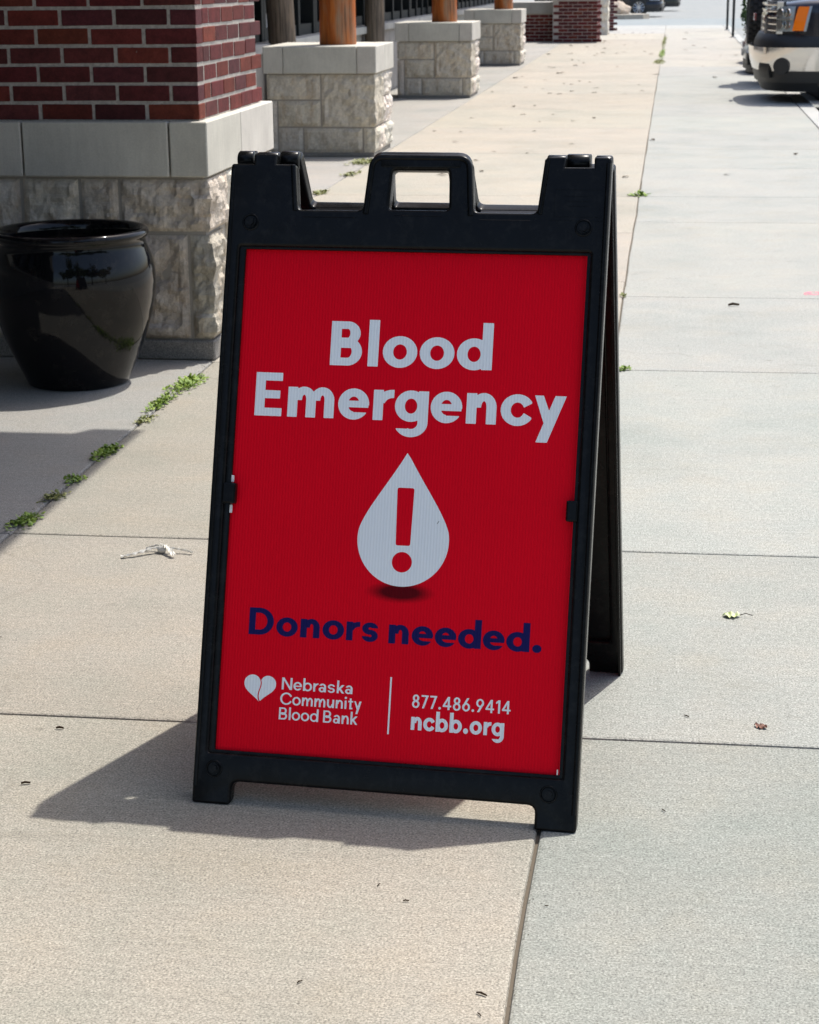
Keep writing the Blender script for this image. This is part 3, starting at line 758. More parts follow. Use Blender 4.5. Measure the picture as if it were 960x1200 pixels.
    if ch == '4': return Un(Rr(.38, 0, .38+s, 1), Rr(0, .22, .66, .22+h), It(Ln(.02, .22, .47, 1.03, h*1.05), Rr(0, .22, .5, 1))), .66
    if ch in '69':
        f = It(Un(Rg(.30, .31, .30, .31+o, s, h), Ln(.09, .36, .46, 1.06, s)), Rr(-.1, -.1, .7, 1))
        if ch == '9': return (lambda x, y, f=f: f(.60-x, 1-y)), .60
        return f, .60
    if ch == '1': return Un(Rr(.17, 0, .17+s, 1), It(Ln(.0, .76, .24, .98, h), Rr(0, .6, .3, 1))), .34
_cache = {}
def contours(ch, heavy):
    if (ch, heavy) in _cache: return _cache[(ch, heavy)]
    f, W = glyph(ch, heavy); st_ = .0125
    xs = np.arange(-.06, W+.08, st_); ys = np.arange(-.44, 1.14, st_)
    Xg, Yg = np.meshgrid(xs, ys); Dv = f(Xg+1e-6, Yg+1.3e-6); Dv = np.where(np.abs(Dv) < 1e-6, 1e-6, Dv)
    ins_ = Dv < 0; segs = {}
    ny, nx = Dv.shape
    cnt = ins_[:-1, :-1].astype(int)+ins_[:-1, 1:]+ins_[1:, :-1]+ins_[1:, 1:]
    def ed(a, b):
        va, vb = Dv[a], Dv[b]; t = va/(va-vb)
        return (xs[a[1]]+(xs[b[1]]-xs[a[1]])*t, ys[a[0]]+(ys[b[0]]-ys[a[0]])*t)
    nxt = {}
    pos = {}
    for j, i in zip(*np.nonzero((cnt > 0) & (cnt < 4))):
        cs = [(j, i), (j, i+1), (j+1, i+1), (j+1, i)]
        cr = []
        for k in range(4):
            a, b = cs[k], cs[(k+1) % 4]
            if ins_[a] != ins_[b]:
                key = (min(a, b), max(a, b)); pos.setdefault(key, ed(*key)); cr.append((key, bool(ins_[a])))
        for q in range(0, len(cr)):
            if cr[q][1]:       # leaving the inside: connect to the entry that follows
                nxt[cr[q][0]] = cr[(q+1) % len(cr)][0]
    loops = []; seen = set()
    for k0 in list(nxt):
        if k0 in seen: continue
        lp = []; k = k0
        while k not in seen and k in nxt:
            seen.add(k); lp.append(pos[k]); k = nxt[k]
        if len(lp) > 5: loops.append(simplify(lp, .0022))
    _cache[(ch, heavy)] = (loops, W); return loops, W
def simplify(lp, tol):
    P = np.array(lp); n = len(P); far = int(np.argmax(((P-P[0])**2).sum(1))); keep = {0, far}
    def rec(a, b):
        if b-a < 2: return
        A_, B_ = P[a], P[b % n]; d = B_-A_; L = math.hypot(*d)+1e-12
        q = P[a+1:b]; e = np.abs(d[0]*(q[:, 1]-A_[1])-d[1]*(q[:, 0]-A_[0]))/L
        k = int(np.argmax(e))
        if e[k] > tol: keep.add(a+1+k); rec(a, a+1+k); rec(a+1+k, b)
    rec(0, far); rec(far, n)
    return [tuple(P[i]) for i in sorted(keep)]
def text(string, u0, u1, v0, cap, heavy, m, label, track=.115, adj={}):
    x = 0; parts = []
    for i, ch in enumerate(string):
        if ch == ' ': x += .30; continue
        lps, W = contours(ch, heavy); parts.append((x, lps))
        nx_ = string[i+1] if i+1 < len(string) else ''
        t = track*(.45 if ch in 'oebdpcg' and nx_ in 'oecdgq' else (.8 if (ch in 'oebcdg' or nx_ in 'oecdg') else 1.15))
        if ch == 'r' and nx_ in 'geoa': t *= .3
        if nx_ == 'y' or ch == 'y': t *= .2
        t += adj.get(ch+nx_, 0); x += W+t; last = x-t
    k = (u1-u0)/last
    loops = [[(u0+(px+ox)*k, v0+py*cap) for px, py in lp] for ox, lps in parts for lp in lps]
    o = print_shape(loops, m, 'lettering'); o['label'] = label; return o
def print_shape(loops, m, name, y=.0137):
    cu = D.curves.new('c', 'CURVE'); cu.dimensions = '2D'; cu.fill_mode = 'BOTH'
    for lp in loops:
        s = cu.splines.new('POLY'); s.points.add(len(lp)-1)
        for i, (x, y_) in enumerate(lp): s.points[i].co = (x, y_, 0, 1)
        s.use_cyclic_u = True
    o = D.objects.new('tmp', cu); C.objects.link(o); dg = bpy.context.evaluated_depsgraph_get(); dg.update()
    me = D.meshes.new_from_object(o.evaluated_get(dg)); D.objects.remove(o); D.curves.remove(cu)
    for v in me.vertices: v.co = (v.co.x, y, v.co.y)
    bm = bmesh.new(); bm.from_mesh(me); bmesh.ops.remove_doubles(bm, verts=bm.verts, dist=1e-7)
    for f in bm.faces:
        if f.normal.y > 0: f.normal_flip()
    bm.to_mesh(me); bm.free()
    return link(name, me, m, front)
WH, NV = M['coro_white'], M['coro_navy']
text('Blood', -.1335, .1420, .7455, .0745, True, WH, 'white bold word Blood')
text('Emergency', -.2595, .2690, .6560, .0735, True, WH, 'white bold word Emergency')
text('Donors', -.2460, -.0235, .2872, .0450, True, NV, 'navy bold word Donors', adj={'rs': -.06, 'or': -.02})
text('needed.', -.0054, .2500, .2865, .0450, True, NV, 'navy bold word needed')
text('Nebraska', -.1826, -.0610, .1985, .0200, False, WH, 'small white word Nebraska', adj={'ka': -.10, 'sk': .02})
text('Community', -.1840, -.0445, .1735, .0200, False, WH, 'small white word Community')
text('Blood Bank', -.1846, -.0490, .1485, .0200, False, WH, 'small white words Blood Bank')
text('877.486.9414', .0408, .2050, .1835, .0215, False, WH, 'small white telephone number')
text('ncbb.org', .0408, .1960, .1470, .0310, True, WH, 'small bold white web address')
bar = print_shape([[(.0018, .137), (.0018, .2310), (.0046, .2310), (.0046, .137)]], WH, 'divider_line')
# drop with the exclamation mark
cx, cy_, rd, tip = .0096, .4585, .0775, .6030
dl = []
phi = math.radians(22)
for k in range(49):
    a = -phi+(-math.pi+2*phi)*k/48
    dl.append((cx+rd*math.cos(a), cy_+rd*math.sin(a)))
def bez(p0, p1, p2, p3, n):
    return [tuple(p0[i]*(1-t)**3+3*p1[i]*t*(1-t)**2+3*p2[i]*t*t*(1-t)+p3[i]*t**3 for i in (0, 1)) for t in [k/n for k in range(1, n+1)]]
a0 = math.pi+phi
dl = [(cx+rd*math.cos(t), cy_+rd*math.sin(t)) for t in np.linspace(math.radians(12), math.radians(-192), 60)]
e = dl[-1]; b0 = dl[0]; tl = rd*.42
tx, ty = math.sin(math.radians(-192)), -math.cos(math.radians(-192))
dl += bez(e, (e[0]+.010, e[1]+tl), (cx-.030, tip-.052), (cx-.0008, tip), 16) + bez((cx+.0008, tip), (cx+.030, tip-.052), (b0[0]-.010, b0[1]+tl), b0, 16)[:-1]
ex = rounded([(-.0047, .5450, .004), (.0242, .5450, .004), (.0222, .4490, .0035), (-.0025, .4490, .0035)])
dot = [(.0098+.0170*math.cos(t), .4215+.0170*math.sin(t)) for t in np.linspace(0, 2*math.pi, 33)[:-1]]
print_shape([dl, ex, dot], WH, 'drop_emblem')['label'] = 'white blood drop with a red exclamation mark cut out'
print_shape([[(.0098+.060*math.cos(t), .3715+.0185*math.sin(t)) for t in np.linspace(0, 2*math.pi, 49)[:-1]]], M['drop_shadow'], 'drop_underprint', .01385)
print_shape([[(.0655, .4885), (.0650, .4872), (.0668, .4890), (.0690, .4925), (.0682, .4925)]], M['frame'], 'scratch', .0133)
# heart of two lobes
hc, hb, ht = -.2202, .1755, .2060
Lh = [(hc-.0006, hb)] + bez((hc-.0006, hb), (hc-.012, hb+.012), (-.2478, .1925), (-.2478, .2060), 10) + bez((-.2478, .2060), (-.2478, .2150), (-.2400, .2200), (-.2335, .2200), 8) + \
     bez((-.2335, .2200), (-.2270, .2200), (-.2215, .2160), (-.2200, .2105), 8) + bez((-.2200, .2105), (-.2165, .1990), (-.2290, .1890), (hc-.0006, hb), 12)[:-1]
Rh = [(hc+.0012, hb+.0010)] + bez((hc+.0012, hb+.001), (hc+.012, hb+.013), (-.1926, .1925), (-.1926, .2055), 10) + bez((-.1926, .2055), (-.1926, .2145), (-.2000, .2195), (-.2065, .2195), 8) + \
     bez((-.2065, .2195), (-.2120, .2195), (-.2165, .2165), (-.2185, .2115), 8) + bez((-.2185, .2115), (-.2140, .1990), (-.2270, .1900), (hc+.0012, hb+.001), 12)[:-1]
h1 = print_shape([Lh], WH, 'heart_emblem'); h1['label'] = 'left half of the small white heart'
h2 = print_shape([Rh], WH, 'heart_emblem'); h2['label'] = 'right half of the small white heart'

# ---------------------------------------------------------------- vehicles (local +x runs backwards from the nose)
PLAN = [(0, 0), (.015, .35), (.05, .60), (.12, .80), (.24, .92), (.42, .98), (.70, 1.0), (.95, 1.0)]
def plan_pts(hw, k=1.0, s=1):
    return [(x*k, s*y*hw) for x, y in PLAN]
def strip(pts, z0, z1, th, lean=0, bulge=0, nz=4):
    """band that follows a plan curve, with thickness th inwards"""
    n = len(pts); nor = []
    for i in range(n):
        a = Vector(pts[max(i-1, 0)]); b = Vector(pts[min(i+1, n-1)]); d = (b-a).normalized(); nn = Vector((-d.y, d.x))
        if nn.x > 0: nn = -nn
        nor.append(nn)
    # keep normals outward: nose is -x, flanks are +-y
    for i, p in enumerate(pts):
        if abs(p[1]) > 0 and nor[i].dot(Vector((-.3, p[1]))) < 0: nor[i] = -nor[i]
    vs = []; fs = []
    for j in range(nz+1):
        t = j/nz; z = z0+(z1-z0)*t; off = bulge*math.sin(math.pi*t)-lean*t
        for i in range(n): vs.append((pts[i][0]+nor[i].x*off, pts[i][1]+nor[i].y*off, z))
    base = len(vs)
    for j in range(nz+1):
        t = j/nz; z = z0+(z1-z0)*t; off = bulge*math.sin(math.pi*t)-lean*t-th
        for i in range(n): vs.append((pts[i][0]+nor[i].x*off, pts[i][1]+nor[i].y*off, z))
    q = lambda j, i, b=0: b+j*n+i
    for j in range(nz):
        for i in range(n-1):
            fs.append((q(j, i), q(j, i+1), q(j+1, i+1), q(j+1, i))); fs.append((q(j, i, base), q(j+1, i, base), q(j+1, i+1, base), q(j, i+1, base)))
    for i in range(n-1):
        fs.append((q(nz, i), q(nz, i+1), q(nz, i+1, base), q(nz, i, base))); fs.append((q(0, i), q(0, i, base), q(0, i+1, base), q(0, i+1)))
    for j in range(nz):
        fs.append((q(j, 0), q(j+1, 0), q(j+1, 0, base), q(j, 0, base))); fs.append((q(j, n-1), q(j, n-1, base), q(j+1, n-1, base), q(j+1, n-1)))
    me = pydata(vs, fs); bm = bmesh.new(); bm.from_mesh(me); bmesh.ops.recalc_face_normals(bm, faces=bm.faces); bm.to_mesh(me); bm.free()
    return autosmooth(me, 40)
def dense(pts, n=40):
    out = []; P = [Vector(p) for p in pts]; L = [0]
    for a, b in zip(P, P[1:]): L.append(L[-1]+(b-a).length)
    # Catmull-Rom through the plan points
    for k in range(n+1):
        s_ = L[-1]*k/n; i = max(j for j in range(len(P)-1) if L[j] <= s_+1e-9); t = (s_-L[i])/(L[i+1]-L[i])
        p0, p1, p2, p3 = P[max(i-1, 0)], P[i], P[i+1], P[min(i+2, len(P)-1)]
        out.append(tuple(.5*((2*p1)+(p2-p0)*t+(2*p0-5*p1+4*p2-p3)*t*t+(3*p1-p0-3*p2+p3)*t**3)))
    return out, L[-1]
def shell(secs, n=24, ex=.35):
    """loft of superellipse sections (x, halfwidth, zbot, ztop)"""
    vs = []; fs = []
    for (x, hw, z0, z1) in secs:
        cz, hz = (z0+z1)/2, (z1-z0)/2
        for k in range(n):
            a = 2*math.pi*(k+.5)/n; c, s_ = math.cos(a), math.sin(a)
            vs.append((x, hw*math.copysign(abs(c)**ex, c), cz+hz*math.copysign(abs(s_)**ex, s_)))
    for i in range(len(secs)-1):
        for k in range(n): fs.append((i*n+k, i*n+(k+1) % n, (i+1)*n+(k+1) % n, (i+1)*n+k))
    fs.append(tuple(range(n))); fs.append(tuple((len(secs)-1)*n+k for k in range(n-1, -1, -1)))
    me = pydata(vs, fs); bm = bmesh.new(); bm.from_mesh(me); bmesh.ops.recalc_face_normals(bm, faces=bm.faces); bm.to_mesh(me); bm.free()
    return autosmooth(me, 38)
def make_wheel(root, x, y, r, wd, knob=False, lying=False):
    s_ = 1 if y > 0 else -1
    prof = [(r*.60, -wd/2), (r*.90, -wd/2), (r*.975, -wd*.42), (r, -wd*.30), (r, wd*.30), (r*.975, wd*.42), (r*.90, wd/2), (r*.60, wd/2), (r*.60, -wd/2)]
    ty = lathe_me(prof, 48); ty.transform(Matrix.Rotation(math.pi/2, 4, 'X'))
    w_ = D.objects.new('wheel', None); C.objects.link(w_); w_.parent = root; w_.location = (x, y, r)
    link('tyre', autosmooth(ty, 50), M['rubber'], w_)
    rm = MB(); 
    rimp = [(r*.60, -wd*.46), (r*.62, -wd*.5), (r*.57, -wd*.44), (r*.55, -wd*.1)]
    ri = lathe_me(rimp+[(r*.55, wd*.44), (r*.60, wd*.46)], 40); ri.transform(Matrix.Rotation(math.pi/2, 4, 'X'))
    link('rim', ri, M['alloy'], w_)
    for k in range(10):
        a = 2*math.pi*k/10; yy = wd*.36*s_
        rm.tube([(math.cos(a)*r*.08, yy, math.sin(a)*r*.08), (math.cos(a)*r*.57, yy*1.1, math.sin(a)*r*.57)], [r*.05, r*.06], 6)
    rm.cyl((0, wd*.36*s_, 0), (0, 1, 0), r*.15, .04, 20)
    link('spokes', rm.mesh(), M['alloy'], w_)
    hb_ = MB(); hb_.cyl((0, wd*.05*s_, 0), (0, 1, 0), r*.54, .03, 24); link('hub', hb_.mesh(), M['blackplast'], w_)
    return w_
ZR = -.149
def shear_me(me, k, z0):
    for v in me.vertices: v.co.x += (v.co.z-z0)*k
    return me
def make_truck():
    t = thing('pickup_truck', 'black truck with a chrome bumper and amber lamp nosing over the kerb', 'truck', (.865, 21.46, ZR))
    hw = 1.0
    z = lambda a: a-ZR
    body = shell([(.10, .50, z(.50), z(.90)), (.16, .70, z(.42), z(.98)), (.30, .86, z(.40), z(1.03)), (.52, .945, z(.30), z(1.06)), (.70, .965, z(.30), z(1.07)), (1.5, .985, z(.30), z(1.12)), (1.9, .99, z(.22), z(1.10)), (4.6, .99, z(.22), z(1.10)), (5.6, .98, z(.35), z(1.10)), (5.75, .95, z(.40), z(1.05))], 40, .22)
    link('body', body, M['navy_paint'], t)
    link('cab', shell([(1.6, .86, z(1.02), z(1.10)), (2.2, .80, z(1.02), z(1.62)), (2.7, .78, z(1.02), z(1.72)), (4.2, .78, z(1.02), z(1.72)), (4.9, .80, z(1.02), z(1.6)), (5.3, .86, z(1.02), z(1.12))], 32, .35), M['glass'], t)
    P, L = dense([(x, y) for x, y in PLAN] , 60)
    P = [(x, y*hw) for x, y in P]
    both = [(x, -y) for x, y in reversed(P)]+P[1:]
    n = len(P)-1; mid = n
    def rng(a, b): return both[a:b+1]
    # chrome bumper, body strip over it, black valance below
    ch = rng(mid-52, mid+52)
    link('bumper', strip(ch, z(.335), z(.575), .05, -.045, .012, 8), M['chrome'], t)
    link('bumper_top', strip([(x+.01, y*.992) for x, y in rng(mid-56, mid+56)], z(.577), z(.705), .08, .05, .012, 5), M['blackplast'], t)
    link('valance', strip([(x+.03, y*.97) for x, y in rng(mid-54, mid+54)], z(.215), z(.333), .05, -.03, 0, 3), M['blackplast'], t)
    link('skid_plate', strip([(x+.10, y*.90) for x, y in rng(mid-46, mid+46)], z(.12), z(.213), .05, -.05, 0, 2), M['blackplast'], t)
    # round fog lamp recesses and the tow openings beside them
    for s_ in (-1, 1):
        i = mid+s_*37; px_, py_ = both[i]; d = Vector(both[i+1])-Vector(both[i-1]); a = math.atan2(-d.x, d.y)
        fo = MB(); fo.cyl((px_-.030, py_+s_*.012, z(.385)), (-math.cos(a), -math.sin(a)*1.0, 0), .085, .06, 28); link('fog_lamp', autosmooth(fo.mesh()), M['blackplast'], t)
        fo = MB(); fo.cyl((px_-.062, py_+s_*.026, z(.385)), (-math.cos(a), -math.sin(a), 0), .045, .01, 20); link('fog_lens', autosmooth(fo.mesh()), M['glass'], t)
        seg = rng(mid-31, mid-24) if s_ < 0 else rng(mid+24, mid+31)
        link('tow_opening', strip([(x-.012, y) for x, y in seg], z(.265), z(.455), .05, 0, .022, 5), M['blackplast'], t)
        for e_ in (0, -1):
            x_, y_ = seg[e_]; pass
    # grille
    gz0, gz1 = .715, 1.03
    gp = [(x+.070+.03*(1-abs(y)), y) for x, y in rng(mid-30, mid+30)]
    link('grille_back', strip([(x+.05, y) for x, y in gp], z(gz0), z(gz1), .03), M['blackplast'], t)
    for k in range(5):
        za = gz0+.020+k*.064; link('grille_bar', strip(gp, z(za), z(za+.024), .035, 0, .006, 3), M['chrome'], t)
    for e_ in (0, -1):
        x_, y_ = gp[e_]; link('grille_frame', box_me(x_-.02, x_+.05, y_-.010, y_+.010, z(gz0-.01), z(gz1), .004), M['chrome'], t)
    em = MB(); em.box(-.0, .02, -.16, .16, z(.83), z(.90)); link('grille_emblem', em.mesh(), M['red_paint'], t)
    # headlights wrap the corner, amber on the outside
    for s_ in (-1, 1):
        a, b = 31, 38
        seg = [both[mid+s_*k] for k in range(a, b+1)]; seg = [(x+.045, y*.985) for x, y in seg]
        hl = link('headlight', strip(seg, z(.735), z(.985), .05, .035, .012, 5), M['lens'], t)
        rim_ = [seg[0], seg[1]]
        link('lamp_divider', strip([(x-.012, y*1.008) for x, y in seg[:11]], z(.852), z(.864), .02, -.0, 0, 1), M['chrome'], hl)
        link('lamp_edge', strip([(x-.008, y*1.006) for x, y in seg[:2]], z(.735), z(.985), .03, .03, .012, 5), M['chrome'], hl)
        sg2 = [both[mid+s_*k] for k in range(38, 44)]; sg2 = [(x+.035, y*.993) for x, y in sg2]
        for kk in (33, 36):
            bx_, by_ = both[mid+s_*kk]
            for zz_ in (.80, .92):
                bl = MB(); bl.cyl((bx_+.030, by_*.985, z(zz_)), (-1, s_*.8, 0), .045, .012, 20); link('reflector', autosmooth(bl.mesh()), M['chrome'], hl)
        am = link('amber_lamp', shear_me(strip(sg2, z(.742), z(.982), .05, .035, .016, 8), .20, z(.742)), M['amber'], t)
        link('lamp_edge', shear_me(strip([(x-.0, y*1.004) for x, y in sg2[-2:]], z(.735), z(.988), .05, .035, .016, 5), .20, z(.742)), M['lens'], am)
        link('wheel_arch', strip([(x, y) for x, y in [(.74, s_*.99), (.90, s_*1.005), (1.75, s_*1.005), (1.9, s_*.99)]], z(.18), z(.72), .25, 0, 0, 2), M['blackplast'], t)
    for (x, y) in ((1.15, -.86), (1.15, .86), (4.7, -.86), (4.7, .86)): make_wheel(t, x, y, .40, .26)
    return t
truck = make_truck()
def make_jeep():
    t = thing('off_road_car', 'dark off-road car backed to the kerb with a knobbly spare tyre', 'car', (1.14, 24.35, ZR))
    z = lambda a: a-ZR
    link('body', shell([(0, .70, z(.42), z(1.55)), (.05, .76, z(.38), z(1.65)), (1.2, .78, z(.38), z(1.7)), (2.2, .78, z(.38), z(1.65)), (2.6, .76, z(.38), z(1.08)), (3.9, .66, z(.38), z(1.02)), (4.0, .6, z(.45), z(.95))], 32, .2), M['green_paint'], t)
    link('bumper', box_me(-.16, -.02, -.74, .74, z(.36), z(.50), .02, 2), M['blackplast'], t)
    for s_ in (-1, 1):
        link('tail_lamp', box_me(-.05, .05, s_*.72-.06, s_*.72+.06, z(.62), z(.86), .01), M['tail'], t)
        link('fender', box_me(.25, 1.15, s_*.84-.09, s_*.84+.09, z(.66), z(.74), .03, 2), M['blackplast'], t)
    hitch = link('tow_hitch', box_me(-.22, -.10, .10, .62, z(.22), z(.37), .01), M['blackplast'], t)
    # spare tyre on the tailgate, axle along x
    r, wd = .39, .21
    sp_ = D.objects.new('spare_wheel', None); C.objects.link(sp_); sp_.parent = t; sp_.location = (-.14, -.18, z(.88))
    prof = [(r*.58, -wd/2), (r*.88, -wd/2), (r*.96, -wd*.40), (r*.96, wd*.40), (r*.88, wd/2), (r*.58, wd/2), (r*.58, -wd/2)]
    ty = lathe_me(prof, 48); ty.transform(Matrix.Rotation(math.pi/2, 4, 'Y')); link('tyre', autosmooth(ty, 50), M['rubber'], sp_)
    kn = MB()
    for k in range(30):
        a = 2*math.pi*k/30
        for j, xo in enumerate((-.078, -.026, .026, .078)):
            aa = a+(j % 2)*math.pi/30; c, s2 = math.cos(aa), math.sin(aa); vs = []
            for dr in (-.02, .022):
                for (dx, dt) in ((-.02, -.026), (.02, -.026), (.02, .026), (-.02, .026)):
                    rr = r*.96+dr; vs.append((xo+dx, c*rr-s2*dt, s2*rr+c*dt))
            kn.add(vs, [(0,3,2,1),(4,5,6,7),(0,1,5,4),(1,2,6,5),(2,3,7,6),(3,0,4,7)])
    tag(link('tread_blocks', kn.mesh(), M['rubber'], sp_), kind='stuff')
    rm = MB(); rm.cyl((-.06, 0, 0), (1, 0, 0), r*.56, .05, 28); link('rim', autosmooth(rm.mesh()), M['alloy'], sp_)
    for (x, y) in ((.7, -.76), (.7, .76), (3.2, -.76), (3.2, .76)): make_wheel(t, x, y, .38, .24)
    return t
make_jeep()
def make_car(paint_m, label, x, y, rz=0, front_detail=True):
    t = thing('parked_car', label, 'car', (x, y, ZR), rz, 'cars parked nose in along the kerb' if front_detail else 'cars parked across the street')
    link('body', shell([(.03, .45, .42, .60), (.10, .66, .30, .70), (.28, .80, .24, .78), (.6, .86, .22, .84), (1.2, .88, .20, .93), (1.9, .89, .20, .96), (3.6, .89, .20, .98), (4.3, .84, .28, .98), (4.5, .72, .40, .88)], 36, .3), paint_m, t)
    link('cabin', shell([(1.15, .74, .88, .94), (1.8, .66, .88, 1.35), (2.3, .62, .88, 1.43), (3.0, .62, .88, 1.42), (3.7, .68, .88, 1.15), (4.0, .74, .88, .97)], 32, .4), M['glass'], t)
    P, L = dense(PLAN, 40); P = [(x_*.9, y_*.88) for x_, y_ in P]; both = [(a, -b) for a, b in reversed(P)]+P[1:]; mid = len(P)-1
    link('bumper', strip(both[mid-34:mid+35], .30, .52, .05, 0, .03, 6), paint_m, t)
    link('lower_grille', strip([(a-.022, b) for a, b in both[mid-18:mid+19]], .22, .34, .05, 0, .0, 3), M['blackplast'], t)
    link('valance', strip([(a+.02, b) for a, b in both[mid-32:mid+33]], .17, .30, .05, 0, 0, 2), M['blackplast'], t)
    link('upper_grille', strip([(a+.0, b) for a, b in both[mid-14:mid+15]], .54, .66, .05, .03, .0, 3), M['chrome'], t)
    link('number_plate', box_me(-.045, -.03, -.16, .16, .38, .48, .003), M['paper'], t)
    for s_ in (-1, 1):
        seg = [(both[mid+s_*k][0]+.01, both[mid+s_*k][1]*.97) for k in range(19, 31)]
        link('headlight', strip(seg, .56, .69, .05, .05, .01, 4), M['lens'], t)
    for (x_, y_) in ((.85, -.80), (.85, .80), (3.5, -.80), (3.5, .80)): make_wheel(t, x_, y_, .33, .21)
    return t
make_car(M['silver_paint'], 'silver car third along the kerb beyond the off-road car', 0.99, 27.2)
make_car(M['red_paint'], 'dark red car fourth along the kerb beyond the silver car', 1.10, 30.1)
make_car(M['silver_paint'], 'small silver car fifth along the kerb beyond the dark red car', 1.36, 33.1)
make_car(M['navy_paint'], 'black car sixth along the kerb behind the sign poles', 1.40, 36.1)
make_car(M['silver_paint'], 'silver car farthest along the kerb beside the sign poles', 1.45, 39.0)
make_car(M['navy_paint'], 'dark car with alloy wheels parked beyond the traffic island', -.35, 69.6, math.pi, False)
make_car(M['green_paint'], 'farther dark car behind the one beyond the traffic island', .25, 80.0, math.pi, False)
bo = thing('boulder', 'beige boulder on the traffic island before the far car wheel', 'boulder', (-2.2, 67.0, 0))
bs = bmesh.new(); bmesh.ops.create_icosphere(bs, subdivisions=3, radius=1)
for v in bs.verts: v.co = Vector((v.co.x*.75, v.co.y*.5, max(-.05, v.co.z*.34+.12)))*(1+.18*noise.noise(v.co*2.1))
bme = D.meshes.new('b'); bs.to_mesh(bme); bs.free(); link('rock', bme, M['stone'], bo, (.5, .42, .34))
for (x, y, lb) in ((1.28, 47.2, 'thin dark sign pole left of the pair by the kerb'), (1.26, 41.8, 'nearer thin dark sign pole right of the pair by the kerb')):
    pl_ = thing('sign_pole', lb, 'pole', (x, y, 0), 0, 'thin poles by the kerb')
    mb = MB(); mb.tube([(0, 0, 0), (0, 0, 2.6)], .028, 10); link('pole', mb.mesh(), M['frame'], pl_)
    link('sign_plate', box_me(-.16, .16, -.05, -.04, 1.9, 2.35, .003), M['paper'], pl_)
    mb = MB(); mb.cyl((0, 0, .01), (0, 0, 1), .07, .02, 16); link('base_plate', mb.mesh(), M['steel'], pl_)

# ---------------------------------------------------------------- plants, litter
def weed_clump(x, y, sx_, sy_, n, hgt, label, m='weed', seed=1, leaf=.011, cat='weed'):
    r = random.Random(seed); mb = MB(); hgt *= .45; sx_ *= .72; n = int(n*.6)
    for i in range(n):
        a = r.gauss(0, .42); b = r.gauss(0, .42)
        if abs(a) > 1 or abs(b) > 1: continue
        px_ = a*sx_+b*sx_*.2; py_ = b*sy_; k = max(.15, 1-(a*a+b*b)); pz = r.random()*hgt*k+.003
        th = r.uniform(0, 6.28); L = leaf*r.uniform(.6, 1.35); W_ = L*.42; tilt = r.uniform(-.3, .9)
        d = Vector((math.cos(th), math.sin(th), 0)); q = Vector((-d.y, d.x, 0)); up_ = Vector((0, 0, 1))
        o_ = Vector((px_, py_, pz)); dd = d*math.cos(tilt)+up_*math.sin(tilt)
        v = [o_, o_+dd*L*.45+q*W_-up_*.001, o_+dd*L*.85+q*W_*.7, o_+dd*L*1.05, o_+dd*L*.85-q*W_*.7, o_+dd*L*.45-q*W_-up_*.001, o_+dd*L*.5+up_*L*.10]
        mb.add(v, [(0, 1, 6), (1, 2, 6), (2, 3, 6), (3, 4, 6), (4, 5, 6), (5, 0, 6)])
        if i % 3 == 0: mb.tube([(px_*.3, py_*.9, .001), (px_*.7, py_, pz*.7), o_], .0009, 3, False)
    o = thing('weed', label, cat, (x, y, 0), 0, 'weeds in the sidewalk joints')
    link('foliage', mb.mesh(), M[m], o); return o
WL = [(-1.600, 6.14, .075, .17, 620, .030, 'largest green weed clump in the joint between pot and sign', 'weed'),
      (-1.615, 5.84, .050, .14, 330, .026, 'green weed clump just below the largest one in the joint', 'weed'),
      (-1.597, 5.60, .040, .07, 110, .018, 'small dull weed at the edge of the shadow by the joint', 'dryweed'),
      (-1.600, 5.18, .050, .10, 330, .028, 'dark green weed clump in the middle of the shaded joint', 'weed'),
      (-1.600, 4.87, .045, .05, 110, .015, 'flat small weed left of the white rag on the joint', 'weed'),
      (-1.600, 4.69, .050, .045, 110, .012, 'low dry weed on the shaded joint above the corner clump', 'dryweed'),
      (-1.598, 4.46, .050, .085, 240, .016, 'weed clump near the left picture edge above the slab joint', 'weed'),
      (-1.597, 4.19, .020, .03, 40, .012, 'tiny weed at the left picture edge below the slab joint', 'weed'),
      (-2.19, 11.95, .07, .10, 120, .02, 'small weed seen through the gap beside the sign handle', 'dryweed'),
      (-2.19, 13.1, .08, .16, 120, .02, 'dull weed patch seen above the sign gap near the pier', 'dryweed'),
      (-2.24, 14.0, .16, .25, 320, .03, 'weed patch at the foot of the nearest pier', 'dryweed'),
      (-.181, 11.93, .10, .07, 110, .025, 'weed at the crossing of joints right of the sign top', 'weed'),
      (-.178, 8.10, .02, .05, 40, .018, 'tiny weed where the joint meets the right edge of the sign', 'dryweed'),
      (-.145, 6.52, .05, .03, 90, .02, 'small weed on the joint beside the middle of the sign edge', 'weed'),
      (-.19, 30.3, .12, .7, 500, .05, 'near end of the weeds in the far sidewalk joint', 'dryweed'),
      (-.17, 33.5, .07, 2.2, 700, .06, 'long weed strip in the far sidewalk joint', 'weed'),
      (-.16, 39.5, .06, 3.5, 700, .06, 'far end of the weed strip in the far sidewalk joint', 'dryweed')]
for i, a in enumerate(WL): weed_clump(*a[:7], m=a[7], seed=i+3, leaf=.0115 if a[1] < 9 else .022)
